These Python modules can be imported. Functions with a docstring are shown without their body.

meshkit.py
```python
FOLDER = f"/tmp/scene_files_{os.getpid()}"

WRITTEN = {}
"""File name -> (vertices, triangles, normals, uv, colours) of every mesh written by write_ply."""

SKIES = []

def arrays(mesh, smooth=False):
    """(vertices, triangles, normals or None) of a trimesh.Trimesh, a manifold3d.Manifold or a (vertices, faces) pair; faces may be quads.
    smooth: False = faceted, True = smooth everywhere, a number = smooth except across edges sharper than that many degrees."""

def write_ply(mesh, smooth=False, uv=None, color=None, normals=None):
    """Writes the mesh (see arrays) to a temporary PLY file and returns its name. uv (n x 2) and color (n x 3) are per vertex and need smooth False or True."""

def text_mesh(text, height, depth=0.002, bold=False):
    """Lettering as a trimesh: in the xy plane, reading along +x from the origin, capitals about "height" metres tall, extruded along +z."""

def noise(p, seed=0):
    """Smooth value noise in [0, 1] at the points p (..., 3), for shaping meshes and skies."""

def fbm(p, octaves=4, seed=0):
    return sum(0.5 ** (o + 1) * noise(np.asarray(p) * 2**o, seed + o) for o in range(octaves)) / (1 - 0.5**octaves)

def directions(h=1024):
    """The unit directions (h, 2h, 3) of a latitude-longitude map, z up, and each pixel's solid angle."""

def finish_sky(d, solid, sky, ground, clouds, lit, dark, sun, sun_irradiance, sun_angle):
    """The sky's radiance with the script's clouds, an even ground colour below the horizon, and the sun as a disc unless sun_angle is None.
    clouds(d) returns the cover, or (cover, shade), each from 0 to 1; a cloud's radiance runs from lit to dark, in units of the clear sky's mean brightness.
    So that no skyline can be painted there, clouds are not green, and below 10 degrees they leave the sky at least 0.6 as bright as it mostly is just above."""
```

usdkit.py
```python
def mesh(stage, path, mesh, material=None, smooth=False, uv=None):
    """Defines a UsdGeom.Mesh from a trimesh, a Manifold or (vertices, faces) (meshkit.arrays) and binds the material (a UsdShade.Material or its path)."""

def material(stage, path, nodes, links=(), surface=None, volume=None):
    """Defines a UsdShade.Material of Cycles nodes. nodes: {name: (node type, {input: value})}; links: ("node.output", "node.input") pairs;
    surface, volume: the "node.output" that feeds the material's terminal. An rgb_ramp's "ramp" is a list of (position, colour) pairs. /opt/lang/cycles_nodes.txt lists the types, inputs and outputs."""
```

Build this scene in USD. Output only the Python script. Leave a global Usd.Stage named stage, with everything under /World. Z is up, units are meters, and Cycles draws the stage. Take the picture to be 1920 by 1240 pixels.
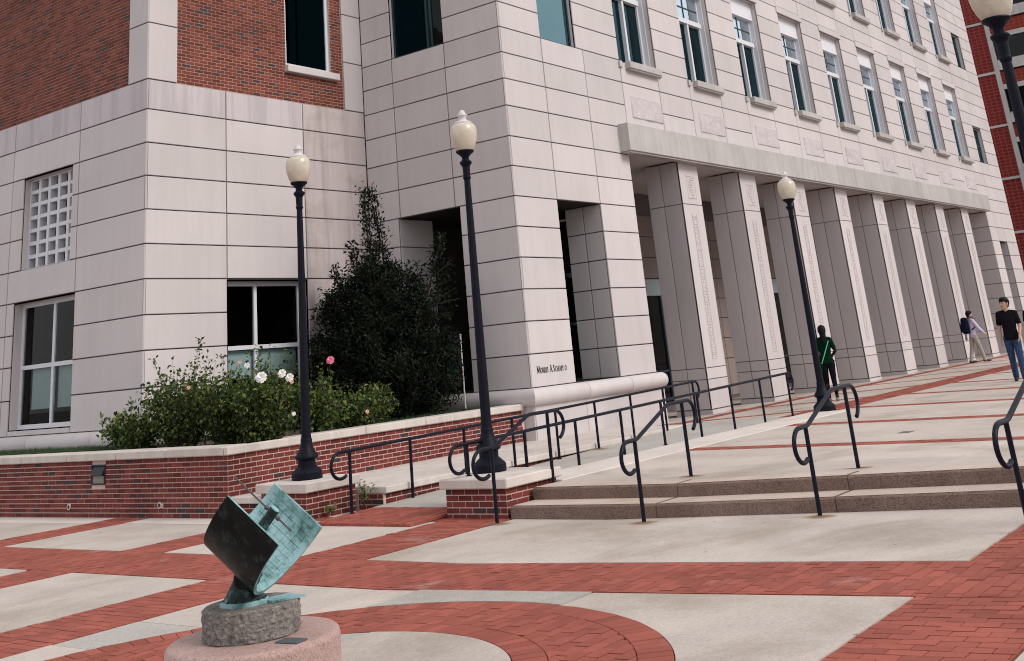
import math, random
import numpy as np
import trimesh
import manifold3d as m3
import shapely
from shapely.geometry import Polygon, Point, box as sbox, LineString
from shapely import affinity
import usdkit, meshkit
from pxr import Usd, UsdGeom, UsdLux, UsdShade, Gf, Sdf, Vt

rng = random.Random(11)
nrng = np.random.RandomState(5)
trng = random.Random(99)
stage = Usd.Stage.CreateInMemory()
UsdGeom.SetStageUpAxis(stage, UsdGeom.Tokens.z)
UsdGeom.SetStageMetersPerUnit(stage, 1.0)
UsdGeom.Xform.Define(stage, '/World')
UsdGeom.Scope.Define(stage, '/World/Looks')

# ------------------------------------------------------------------ camera
EYE = (0.0, 0.0, 1.67)
RIGHT = np.array([0.61286, -0.78517, -0.08826])
DOWN = np.array([0.20966, 0.26935, -0.93993])
FWD = np.array([0.76179, 0.55753, 0.32969])
def ortho(r, d, f):
    M = np.stack([r, d, f]); U, _, V = np.linalg.svd(M); return U @ V
RIGHT, DOWN, FWD = ortho(RIGHT, DOWN, FWD)
FPX, CX, CY = 2082.7, 934.7, -51.6
cam = UsdGeom.Camera.Define(stage, '/World/camera')
FOC = 24.0
cam.CreateFocalLengthAttr(FOC)
cam.CreateHorizontalApertureAttr(FOC * 1920 / FPX)
cam.CreateVerticalApertureAttr(FOC * 1240 / FPX)
cam.CreateHorizontalApertureOffsetAttr(FOC * (960 - CX) / FPX)
cam.CreateVerticalApertureOffsetAttr(-FOC * (620 - CY) / FPX)
cam.CreateClippingRangeAttr(Gf.Vec2f(0.05, 2000))
cam.AddTransformOp().Set(Gf.Matrix4d(*map(float, (*RIGHT, 0, *(-DOWN), 0, *(-FWD), 0, *EYE, 1))))
cam.CreateExposureAttr(0.70)

# ------------------------------------------------------------------ sky and sun (overcast)
SUN = np.array([0.08, -0.85, 0.72]); SUN /= np.linalg.norm(SUN)
SUN_EL = math.asin(SUN[2]); SUN_ROT = math.atan2(SUN[0], SUN[1])
usdkit.material(stage, '/World/Looks/sky_look', {
    'sky': ('sky_texture', {'sky_type': 'single_scattering', 'sun_disc': False, 'sun_elevation': SUN_EL, 'sun_rotation': SUN_ROT, 'air_density': 1.0, 'aerosol_density': 2.0}),
    'co': ('texture_coordinate', {}),
    'n': ('noise_texture', {'scale': 2.2, 'detail': 5.0, 'roughness': 0.55}),
    'r': ('rgb_ramp', {'ramp': [(0.3, (5.2, 5.3, 5.7)), (0.7, (8.2, 8.1, 8.1))]}),
    'mx': ('mix_color', {'fac': 0.85, 'use_clamp': False}),
    'bg': ('background_shader', {'strength': 0.094}),
}, [('co.generated', 'n.vector'), ('n.fac', 'r.fac'), ('sky.color', 'mx.a'), ('r.color', 'mx.b'), ('mx.result', 'bg.color')], surface='bg.background')
dome = UsdLux.DomeLight.Define(stage, '/World/sky')
dome.GetPrim().SetCustomDataByKey('kind', 'structure')
UsdShade.MaterialBindingAPI.Apply(dome.GetPrim()).Bind(UsdShade.Material.Get(stage, '/World/Looks/sky_look'))
sun = UsdLux.DistantLight.Define(stage, '/World/sun')
sun.CreateIntensityAttr(0.40); sun.CreateAngleAttr(24.0); sun.CreateColorAttr(Gf.Vec3f(1.0, 0.96, 0.91))
sun.CreateNormalizeAttr(True)
zax = SUN; xax = np.cross([0, 0, 1.0], zax); xax /= np.linalg.norm(xax); yax = np.cross(zax, xax)
sun.AddTransformOp().Set(Gf.Matrix4d(*map(float, (*xax, 0, *yax, 0, *zax, 0, 0, 0, 40, 1))))

# ------------------------------------------------------------------ helpers
used = {}
def path_of(parent, name):
    p = parent if isinstance(parent, str) else str(parent.GetPath())
    k = p + '/' + name
    n = used.get(k, 0); used[k] = n + 1
    return k if n == 0 else f'{k}_{n:03d}'
def tag(prim, label=None, cat=None, group=None, kind=None):
    prim = prim.GetPrim() if hasattr(prim, 'GetPrim') else prim
    for k, v in (('label', label), ('category', cat), ('group', group), ('kind', kind)):
        if v: prim.SetCustomDataByKey(k, v)
    return prim
def thing(name, label=None, cat=None, loc=(0, 0, 0), rz=0.0, group=None, kind=None, parent='/World'):
    x = UsdGeom.Xform.Define(stage, path_of(parent, name))
    x.AddTranslateOp().Set(Gf.Vec3d(*map(float, loc)))
    if rz: x.AddRotateZOp().Set(math.degrees(rz))
    return tag(x, label, cat, group, kind)
LOOK = {}
class MB:
    """Collects faces that become ONE mesh."""
    def __init__(s): s.v = []; s.f = []; s.n = 0; s.t = []
    def add(s, v, f, tint=None):
        v = np.asarray(v, float); f = np.asarray(f, int)
        s.t.append(np.full(len(v), trng.random()) if tint is None else np.asarray(tint))
        if f.shape[1] == 4: f = np.vstack([f[:, [0, 1, 2]], f[:, [0, 2, 3]]])
        s.v.append(v); s.f.append(f + s.n); s.n += len(v); return s
    def tm(s, t): return s.add(t.vertices, t.faces)
    def man(s, m): q = m.to_mesh(); return s.add(q.vert_properties[:, :3], q.tri_verts)
    def box(s, x0, y0, z0, x1, y1, z1):
        v = [(x0, y0, z0), (x1, y0, z0), (x1, y1, z0), (x0, y1, z0), (x0, y0, z1), (x1, y0, z1), (x1, y1, z1), (x0, y1, z1)]
        return s.add(v, [(3, 2, 1, 0), (4, 5, 6, 7), (0, 1, 5, 4), (1, 2, 6, 5), (2, 3, 7, 6), (3, 0, 4, 7)])
    def cbox(s, x0, y0, z0, x1, y1, z1, c=0.01):
        """box with chamfered edges"""
        pts = []
        for x, sx in ((x0, 1), (x1, -1)):
            for y, sy in ((y0, 1), (y1, -1)):
                for z, sz in ((z0, 1), (z1, -1)):
                    pts += [(x + sx * c, y + sy * c, z), (x + sx * c, y, z + sz * c), (x, y + sy * c, z + sz * c)]
        return s.man(m3.Manifold.hull_points(np.array(pts)))
    def tube(s, pts, r, n=8, caps=True):
        pts = np.asarray(pts, float); rr = np.broadcast_to(np.asarray(r, float), (len(pts),))
        T = np.gradient(pts, axis=0); T /= np.linalg.norm(T, axis=1)[:, None]
        up = np.array([0, 0, 1.0]) if abs(T[0][2]) < 0.9 else np.array([1.0, 0, 0])
        a = np.cross(T[0], up); a /= np.linalg.norm(a)
        V = []
        for i, t in enumerate(T):
            a = a - t * (a @ t); a /= np.linalg.norm(a); b = np.cross(t, a)
            th = np.linspace(0, 2 * np.pi, n, endpoint=False)
            V.append(pts[i] + rr[i] * (np.cos(th)[:, None] * a + np.sin(th)[:, None] * b))
        V = np.vstack(V); F = []
        for i in range(len(pts) - 1):
            for k in range(n):
                k2 = (k + 1) % n
                F.append((i * n + k, i * n + k2, (i + 1) * n + k2, (i + 1) * n + k))
        s.add(V, F)
        if caps:
            for i, sg in ((0, -1), (len(pts) - 1, 1)):
                ring = V[i * n:(i + 1) * n]; c = ring.mean(0)
                f = [(n, (k + 1) % n, k) if sg < 0 else (n, k, (k + 1) % n) for k in range(n)]
                s.add(np.vstack([ring, c]), f)
        return s
    def lathe(s, prof, c=(0, 0, 0), n=24, axis=None):
        prof = np.asarray(prof, float); th = np.linspace(0, 2 * np.pi, n, endpoint=False)
        V = np.array([(r * math.cos(a), r * math.sin(a), z) for r, z in prof for a in th]) + np.array(c)
        F = []
        for i in range(len(prof) - 1):
            for k in range(n):
                k2 = (k + 1) % n
                F.append((i * n + k, i * n + k2, (i + 1) * n + k2, (i + 1) * n + k))
        return s.add(V, F)
    def prism(s, poly, z0, z1, zf=None, bottom=False):
        """extrude a shapely polygon; zf(x, y) is added to z"""
        for g in getattr(poly, 'geoms', [poly]):
            if g.is_empty or g.geom_type != 'Polygon' or g.area < 1e-6: continue
            co = np.array(g.exterior.coords)[:-1]
            if len(g.interiors) == 0 and abs(g.area - g.convex_hull.area) < 1e-6 * max(1, g.area):
                if not g.exterior.is_ccw: co = co[::-1]
                n = len(co); V2 = co; F2 = [(0, i, i + 1) for i in range(1, n - 1)]
                rings = [(0, n)]
            else:
                V2, F2 = trimesh.creation.triangulate_polygon(g, engine='earcut')
                V2 = np.asarray(V2); F2 = np.asarray(F2)
                a = V2[F2[:, 1]] - V2[F2[:, 0]]; b = V2[F2[:, 2]] - V2[F2[:, 0]]
                neg = (a[:, 0] * b[:, 1] - a[:, 1] * b[:, 0]) < 0
                F2 = np.where(neg[:, None], F2[:, ::-1], F2)
                rings = None
            zz = np.array([zf(x, y) for x, y in V2]) if zf else np.zeros(len(V2))
            s.add(np.c_[V2, zz + z1], np.array(F2))
            loops = [np.array(shapely.geometry.polygon.orient(g).exterior.coords)[:-1]] + [np.array(i.coords)[:-1] for i in shapely.geometry.polygon.orient(g).interiors]
            for L in loops:
                n = len(L); lz = np.array([zf(x, y) for x, y in L]) if zf else np.zeros(n)
                V = np.vstack([np.c_[L, lz + z0], np.c_[L, lz + z1]])
                s.add(V, [(i, (i + 1) % n, n + (i + 1) % n, n + i) for i in range(n)])
        return s
    def build(s, name, look, parent='/World', smooth=False, label=None, cat=None, group=None, kind=None):
        if s.n == 0: return None
        m = usdkit.mesh(stage, path_of(parent, name), (np.vstack(s.v), np.vstack(s.f)), LOOK[look], smooth=smooth)
        if smooth is False or smooth is True:
            UsdGeom.PrimvarsAPI(m).CreatePrimvar('tint', Sdf.ValueTypeNames.FloatArray, 'vertex').Set(Vt.FloatArray.FromNumpy(np.concatenate(s.t).astype(np.float32)))
        else:
            UsdGeom.PrimvarsAPI(m).CreatePrimvar('tint', Sdf.ValueTypeNames.FloatArray, 'constant').Set(Vt.FloatArray([float(s.t[0][0])]))
        return tag(m, label, cat, group, kind)

def copy_of(proto, loc, rz=0.0, label=None, group=None):
    was = proto.GetCustomData()
    name = proto.GetName().rstrip('0123456789').rstrip('_')
    r = thing(name, label or was.get('label'), was.get('category'), loc, rz, group or was.get('group'))
    r.GetReferences().AddInternalReference(proto.GetPath()); r.SetInstanceable(True)
    return r

# ------------------------------------------------------------------ materials
def look(name, nodes, links, surface):
    LOOK[name] = usdkit.material(stage, '/World/Looks/' + name, nodes, links, surface=surface)
def mineral(name, dark, light, rough=0.85, big=0.7, fine=60.0, vary=0.10, streak=0.0, bump=0.3, speck=0.0, speckcol=(0.1, 0.08, 0.07), bscale=None, blotch=0.5, spec=0.25, fleck=None, white=0.0, stain=0.0, gum=False, bdist=0.004):
    """Stone, brick or concrete: large blotches, fine grain, a tint per piece, optional vertical streaks and speckles."""
    N = {'g': ('geometry', {}), 'at': ('attribute', {'attribute': 'tint'}), 'fr': ('math', {'math_type': 'fraction'}),
         'nb': ('noise_texture', {'scale': big, 'detail': 5.0, 'roughness': 0.6}),
         'nf': ('noise_texture', {'scale': fine, 'detail': 3.0, 'roughness': 0.6}),
         'mxn': ('mix_float', {'fac': 0.35}),
         'ramp': ('rgb_ramp', {'ramp': [(0.28, dark), (0.72, light)]}),
         'vr': ('map_range', {'from_min': 0.0, 'from_max': 1.0, 'to_min': 1 - vary, 'to_max': 1 + vary}),
         'mul': ('mix_color', {'blend_type': 'multiply', 'fac': 1.0, 'use_clamp': False}),
         'bp': ('bump', {'strength': bump, 'distance': bdist}),
         'p': ('principled_bsdf', {'roughness': rough, 'specular_ior_level': spec})}
    L = [('g.position', 'nb.vector'), ('g.position', 'nf.vector'), ('at.fac', 'fr.value1'),
         ('nb.fac', 'mxn.a'), ('nf.fac', 'mxn.b'), ('mxn.result', 'ramp.fac'), ('fr.value', 'vr.value'), ('ramp.color', 'mul.a'), ('vr.result', 'mul.b'),
         ('nf.fac', 'bp.height'), ('bp.normal', 'p.normal')]
    last = 'mul.result'
    if streak:
        N['ms'] = ('mapping', {'scale': (3.2, 3.2, 0.22)})
        N['ns'] = ('noise_texture', {'scale': 1.6, 'detail': 4.0, 'roughness': 0.6})
        N['rs'] = ('rgb_ramp', {'ramp': [(0.40, (1 - streak, 1 - streak, 1 - streak * 0.95)), (0.56, (1, 1, 1))]})
        N['mls'] = ('mix_color', {'blend_type': 'multiply', 'fac': 1.0})
        L += [('g.position', 'ms.vector'), ('ms.vector', 'ns.vector'), ('ns.fac', 'rs.fac'), (last, 'mls.a'), ('rs.color', 'mls.b')]
        last = 'mls.result'
    if speck:
        N['vs'] = ('voronoi_texture', {'scale': 95.0 if not bscale else bscale})
        N['sw'] = ('rgb_to_bw', {}); N['sr'] = ('rgb_ramp', {'ramp': [(0.22, speckcol), (0.50, (1, 1, 1)), (0.72, (1, 1, 1)), (0.85, (1.25, 1.22, 1.2))]})
        N['msk'] = ('mix_color', {'blend_type': 'multiply', 'fac': speck, 'use_clamp': False})
        L += [('g.position', 'vs.vector'), ('vs.color', 'sw.color'), ('sw.val', 'sr.fac'), (last, 'msk.a'), ('sr.color', 'msk.b')]
        last = 'msk.result'
    if stain:
        N['nst'] = ('noise_texture', {'scale': 0.55, 'detail': 7.0, 'roughness': 0.68, 'distortion': 0.6})
        N['rst'] = ('rgb_ramp', {'ramp': [(0.34, (1 - stain, 1 - stain * 1.1, 1 - stain * 1.35)), (0.52, (1, 1, 1)), (0.7, (1, 1, 1)), (0.8, (1 + stain * 0.3,) * 3)]})
        N['mst'] = ('mix_color', {'blend_type': 'multiply', 'fac': 1.0, 'use_clamp': False})
        L += [('g.position', 'nst.vector'), ('nst.fac', 'rst.fac'), (last, 'mst.a'), ('rst.color', 'mst.b')]
        last = 'mst.result'
    if gum:
        N['vg'] = ('voronoi_texture', {'scale': 2.1}); N['vn'] = ('noise_texture', {'scale': 30.0})
        N['rg'] = ('rgb_ramp', {'ramp': [(0.030, (0.52, 0.50, 0.48)), (0.045, (1, 1, 1))]}); N['mg'] = ('mix_color', {'blend_type': 'multiply', 'fac': 1.0})
        L += [('g.position', 'vg.vector'), ('vg.distance', 'rg.fac'), (last, 'mg.a'), ('rg.color', 'mg.b')]
        last = 'mg.result'
    if fleck:   # a share of pieces takes another colour
        share, col = fleck
        N['wn'] = ('math', {'math_type': 'multiply', 'value2': 37.13}); N['wf'] = ('math', {'math_type': 'fraction'})
        N['lt'] = ('math', {'math_type': 'less_than', 'value2': share})
        N['lm'] = ('math', {'math_type': 'multiply', 'value2': 0.85})
        N['mfl'] = ('mix_color', {'b': col})
        L += [('fr.value', 'wn.value1'), ('wn.value', 'wf.value1'), ('wf.value', 'lt.value1'), ('lt.value', 'lm.value1'), ('lm.value', 'mfl.fac'), (last, 'mfl.a')]
        last = 'mfl.result'
    if white:
        N['nw'] = ('noise_texture', {'scale': 0.75, 'detail': 6.0, 'roughness': 0.75})
        N['rw'] = ('rgb_ramp', {'ramp': [(0.60, (0, 0, 0)), (0.78, (white, white, white))]})
        N['mw'] = ('mix_color', {'b': (0.46, 0.37, 0.34)})
        L += [('g.position', 'nw.vector'), ('nw.fac', 'rw.fac'), ('rw.color', 'mw.fac'), (last, 'mw.a')]
        last = 'mw.result'
    L.append((last, 'p.base_color'))
    look(name, N, L, 'p.BSDF')
def plain(name, col, rough=0.5, metallic=0.0, spec=0.18, noise=0.0, scale=6.0, coat=0.0):
    N = {'g': ('geometry', {}), 'n': ('noise_texture', {'scale': scale, 'detail': 5.0, 'roughness': 0.65}),
         'r': ('rgb_ramp', {'ramp': [(0.3, tuple(c * (1 - noise) for c in col)), (0.7, tuple(min(1, c * (1 + noise)) for c in col))]}),
         'rr': ('map_range', {'to_min': max(0.02, rough - 0.12 * (noise > 0)), 'to_max': min(1, rough + 0.12 * (noise > 0))}),
         'nb': ('noise_texture', {'scale': 9.0, 'detail': 3.0, 'distortion': 1.2}), 'b': ('bump', {'strength': 0.6 if rough >= 0.9 else 0.0, 'distance': 0.03}), 'p': ('principled_bsdf', {'metallic': metallic, 'specular_ior_level': spec, 'coat_weight': coat})}
    look(name, N, [('g.position', 'nb.vector'), ('nb.fac', 'b.height'), ('b.normal', 'p.normal'), ('g.position', 'n.vector'), ('n.fac', 'r.fac'), ('n.fac', 'rr.value'), ('r.color', 'p.base_color'), ('rr.result', 'p.roughness')], 'p.BSDF')
mineral('cast_stone', (0.455, 0.412, 0.412), (0.535, 0.486, 0.480), rough=0.8, big=0.45, fine=130, vary=0.055, streak=0.035, bump=0.12, stain=0.03)
mineral('weathered_stone', (0.345, 0.318, 0.308), (0.445, 0.412, 0.40), rough=0.85, big=1.6, fine=110, vary=0.07, streak=0.09, bump=0.2)
mineral('carved_stone', (0.38, 0.335, 0.34), (0.54, 0.485, 0.495), rough=0.9, big=4.0, fine=40, vary=0.03, bump=0.5)
mineral('streaked_stone', (0.445, 0.395, 0.405), (0.52, 0.465, 0.478), rough=0.8, big=0.6, fine=130, vary=0.03, streak=0.16, bump=0.12, stain=0.04)
mineral('stained_stone', (0.40, 0.335, 0.325), (0.50, 0.44, 0.44), rough=0.8, big=0.8, fine=130, vary=0.03, streak=0.2, bump=0.12, stain=0.22)
mineral('joint', (0.10, 0.085, 0.085), (0.14, 0.12, 0.12), rough=0.95, bump=0.1)
mineral('wall_brick', (0.100, 0.024, 0.016), (0.190, 0.052, 0.032), rough=0.9, big=1.6, fine=70, vary=0.34, bump=0.3, fleck=(0.075, (0.045, 0.038, 0.04)))
mineral('planter_brick', (0.090, 0.016, 0.014), (0.155, 0.032, 0.025), rough=0.85, big=2.0, fine=70, vary=0.36, bump=0.3, fleck=(0.07, (0.032, 0.026, 0.027)))
mineral('mortar', (0.38, 0.25, 0.215), (0.48, 0.325, 0.285), rough=0.95, big=2.0, fine=80, bump=0.3)
mineral('mortar_pale', (0.46, 0.33, 0.29), (0.56, 0.42, 0.375), rough=0.95, big=2.0, fine=80, bump=0.3)
mineral('paver', (0.190, 0.047, 0.033), (0.315, 0.086, 0.060), rough=0.85, big=1.1, fine=60, vary=0.17, bump=0.3, white=0.55)
mineral('sand_joint', (0.075, 0.034, 0.028), (0.12, 0.058, 0.048), rough=0.95, bump=0.2)
mineral('concrete', (0.345, 0.295, 0.262), (0.51, 0.445, 0.398), rough=0.85, big=1.1, fine=30, vary=0.06, bump=0.4, speck=0.2, speckcol=(0.5, 0.46, 0.42), bscale=85, stain=0.22, gum=True)
mineral('concrete_grey', (0.32, 0.296, 0.272), (0.43, 0.40, 0.37), rough=0.85, big=1.1, fine=45, vary=0.03, bump=0.4, speck=0.3, speckcol=(0.5, 0.46, 0.42), bscale=75, stain=0.14, gum=True)
mineral('concrete_pale', (0.46, 0.405, 0.37), (0.60, 0.535, 0.495), rough=0.85, big=1.2, fine=38, vary=0.04, bump=0.3, stain=0.1)
mineral('cap_stone', (0.44, 0.385, 0.35), (0.58, 0.52, 0.475), rough=0.85, big=1.5, fine=70, vary=0.04, streak=0.1, bump=0.25)
mineral('brown_granite', (0.13, 0.085, 0.068), (0.22, 0.150, 0.122), rough=0.75, big=3.0, fine=70, vary=0.06, bump=0.5, speck=0.6, speckcol=(0.3, 0.26, 0.25), bscale=120, stain=0.2)
mineral('worn_granite', (0.42, 0.33, 0.28), (0.53, 0.43, 0.375), rough=0.8, big=2.0, fine=70, vary=0.05, bump=0.3, speck=0.4, speckcol=(0.45, 0.4, 0.38), bscale=120, stain=0.18)
mineral('pink_granite', (0.30, 0.195, 0.175), (0.46, 0.325, 0.295), rough=0.65, big=2.0, fine=120, vary=0.0, bump=0.4, speck=0.45, speckcol=(0.35, 0.28, 0.26), bscale=135, stain=0.12)
mineral('rough_stone', (0.075, 0.066, 0.060), (0.27, 0.24, 0.22), rough=0.9, big=16.0, fine=45, vary=0.0, bump=1.0, speck=0.35, bscale=80, bdist=0.012)
mineral('soil', (0.03, 0.022, 0.015), (0.06, 0.045, 0.03), rough=0.95, big=3, fine=30, bump=0.6)
mineral('asphalt', (0.20, 0.19, 0.18), (0.26, 0.25, 0.235), rough=0.95, big=0.3, fine=30)
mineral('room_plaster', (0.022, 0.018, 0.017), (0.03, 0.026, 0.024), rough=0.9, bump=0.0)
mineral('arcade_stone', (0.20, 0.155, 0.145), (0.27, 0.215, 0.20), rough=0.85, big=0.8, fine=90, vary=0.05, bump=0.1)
plain('black_paint', (0.0045, 0.0048, 0.010), 0.5, spec=0.11, noise=0.3, scale=9)
plain('rail_paint', (0.0055, 0.006, 0.013), 0.42, spec=0.13, noise=0.3, scale=9)
plain('white_frame', (0.56, 0.56, 0.59), 0.45, noise=0.04)
plain('dark_frame', (0.03, 0.045, 0.055), 0.4)
plain('white_panel', (0.62, 0.61, 0.64), 0.5, noise=0.04)
plain('blind', (0.33, 0.39, 0.39), 0.8, noise=0.04)
plain('lamp_housing', (0.02, 0.021, 0.028), 0.4)
plain('lamp_glass', (0.22, 0.21, 0.18), 0.25)
plain('plaque', (0.10, 0.115, 0.13), 0.4, metallic=0.5, noise=0.25, scale=40)
plain('gnomon_metal', (0.10, 0.09, 0.09), 0.5, metallic=0.6, noise=0.2, scale=30)
plain('letter', (0.03, 0.026, 0.03), 0.6)
plain('drain_grey', (0.14, 0.14, 0.15), 0.7, noise=0.2)
plain('bark', (0.05, 0.04, 0.03), 0.9, noise=0.3, scale=30)
plain('stake', (0.62, 0.58, 0.55), 0.6)
plain('petal_white', (0.78, 0.76, 0.73), 0.6)
plain('petal_pink', (0.75, 0.20, 0.33), 0.6)
plain('petal_peach', (0.72, 0.42, 0.32), 0.6)
plain('skin', (0.42, 0.24, 0.17), 0.55, noise=0.06, scale=20)
plain('skin_dark', (0.022, 0.014, 0.016), 0.7, spec=0.08)
plain('hair', (0.007, 0.006, 0.008), 0.6, spec=0.08)
plain('green_cloth', (0.002, 0.015, 0.0075), 0.95, spec=0.04, noise=0.25, scale=12)
plain('green_strap', (0.13, 0.55, 0.34), 0.7)
plain('black_cloth', (0.007, 0.0065, 0.008), 0.95, spec=0.04, noise=0.3, scale=20)
plain('denim', (0.030, 0.050, 0.105), 0.95, spec=0.05, noise=0.4, scale=22)
plain('lilac_cloth', (0.50, 0.45, 0.60), 0.85, noise=0.06)
plain('khaki', (0.33, 0.29, 0.25), 0.9, noise=0.1)
plain('navy_pack', (0.006, 0.007, 0.025), 0.9, spec=0.06, noise=0.2)
plain('shoe', (0.02, 0.02, 0.025), 0.6)
plain('grey_shoe', (0.20, 0.19, 0.20), 0.7)
plain('thread', (0.22, 0.22, 0.23), 0.8)
# far red building: stack-bonded tile with pale joints
def tiles(name, a, b, mortar, w, h):
    look(name, {'g': ('geometry', {}), 'm': ('mapping', {'rotation': (0, 0, 0)}), 'sx': ('separate_xyz', {}), 'cx': ('combine_xyz', {}),
                'br': ('brick_texture', {'offset': 0.0, 'color1': a, 'color2': b, 'mortar': mortar, 'scale': 1.0, 'mortar_size': 0.016, 'brick_width': w, 'row_height': h, 'bias': 0.0}),
                'p': ('principled_bsdf', {'roughness': 0.8, 'specular_ior_level': 0.2})},
         [('g.position', 'sx.vector'), ('sx.y', 'cx.x'), ('sx.z', 'cx.y'), ('cx.vector', 'br.vector'), ('br.color', 'p.base_color')], 'p.BSDF')
tiles('red_tile', (0.125, 0.010, 0.010), (0.155, 0.016, 0.014), (0.21, 0.055, 0.045), 0.29, 0.20)
tiles('red_tile_bright', (0.155, 0.018, 0.012), (0.185, 0.024, 0.016), (0.22, 0.055, 0.04), 0.29, 0.20)
def pane(name, tint, ior=1.5, gloss=(1, 1, 1), extra=0.0, rough=0.0):
    look(name, {'t': ('transparent_bsdf', {'color': tint}), 'gl': ('glossy_bsdf', {'color': gloss, 'roughness': rough}),
                'fr': ('fresnel', {'IOR': ior}), 'ad': ('math', {'math_type': 'add', 'value2': extra, 'use_clamp': True}), 'm': ('mix_closure', {})},
         [('fr.fac', 'ad.value1'), ('ad.value', 'm.fac'), ('t.BSDF', 'm.closure1'), ('gl.BSDF', 'm.closure2')], 'm.closure')
pane('glass', (0.80, 0.86, 0.86), 1.22)
pane('glass_dark', (0.35, 0.45, 0.47), 1.3)
pane('glass_teal', (0.10, 0.22, 0.24), 1.4, gloss=(0.30, 0.60, 0.68), extra=0.06)
pane('glass_blue_green', (0.10, 0.2, 0.2), 1.4, gloss=(0.34, 0.56, 0.60), extra=0.42, rough=0.04)
pane('glass_sky', (0.10, 0.15, 0.18), 1.5, gloss=(0.74, 0.86, 0.94), extra=0.70, rough=0.03)
# lamp globe: milky acrylic
look('globe', {'g': ('geometry', {}), 'n': ('noise_texture', {'scale': 14.0, 'detail': 3.0}), 'r': ('rgb_ramp', {'ramp': [(0.3, (0.55, 0.485, 0.395)), (0.7, (0.64, 0.575, 0.49))]}),
               'p': ('principled_bsdf', {'roughness': 0.3, 'specular_ior_level': 0.5, 'coat_weight': 0.2}), 'tr': ('translucent_bsdf', {'color': (0.75, 0.62, 0.45)}), 'm': ('mix_closure', {'fac': 0.25})},
     [('g.position', 'n.vector'), ('n.fac', 'r.fac'), ('r.color', 'p.base_color'), ('p.BSDF', 'm.closure1'), ('tr.BSDF', 'm.closure2')], 'm.closure')
plain('globe_cap', (0.52, 0.49, 0.48), 0.45, noise=0.1)
# bronze
def bronze(name, cols, scale, rough, grid=False, metallic=0.0, spec=0.16):
    N = {'g': ('geometry', {}), 'n': ('noise_texture', {'scale': scale, 'detail': 7.0, 'roughness': 0.7}), 'r': ('rgb_ramp', {'ramp': cols}),
         'b': ('bump', {'strength': 0.25, 'distance': 0.003}), 'p': ('principled_bsdf', {'roughness': rough, 'metallic': metallic, 'specular_ior_level': spec})}
    L = [('g.position', 'n.vector'), ('n.fac', 'r.fac'), ('n.fac', 'b.height'), ('b.normal', 'p.normal'), ('r.color', 'p.base_color')]
    look(name, N, L, 'p.BSDF')
bronze('verdigris', [(0.32, (0.03, 0.055, 0.053)), (0.43, (0.10, 0.20, 0.195)), (0.54, (0.20, 0.325, 0.345)), (0.75, (0.27, 0.405, 0.44))], 7.0, 0.65)
bronze('bronze_dark', [(0.3, (0.004, 0.004, 0.004)), (0.52, (0.007, 0.007, 0.0065)), (0.62, (0.018, 0.026, 0.024)), (0.74, (0.06, 0.10, 0.095))], 13.0, 0.34, spec=0.15)
bronze('verdigris_dark', [(0.35, (0.008, 0.011, 0.011)), (0.52, (0.02, 0.036, 0.034)), (0.72, (0.15, 0.28, 0.27))], 14.0, 0.6)
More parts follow.
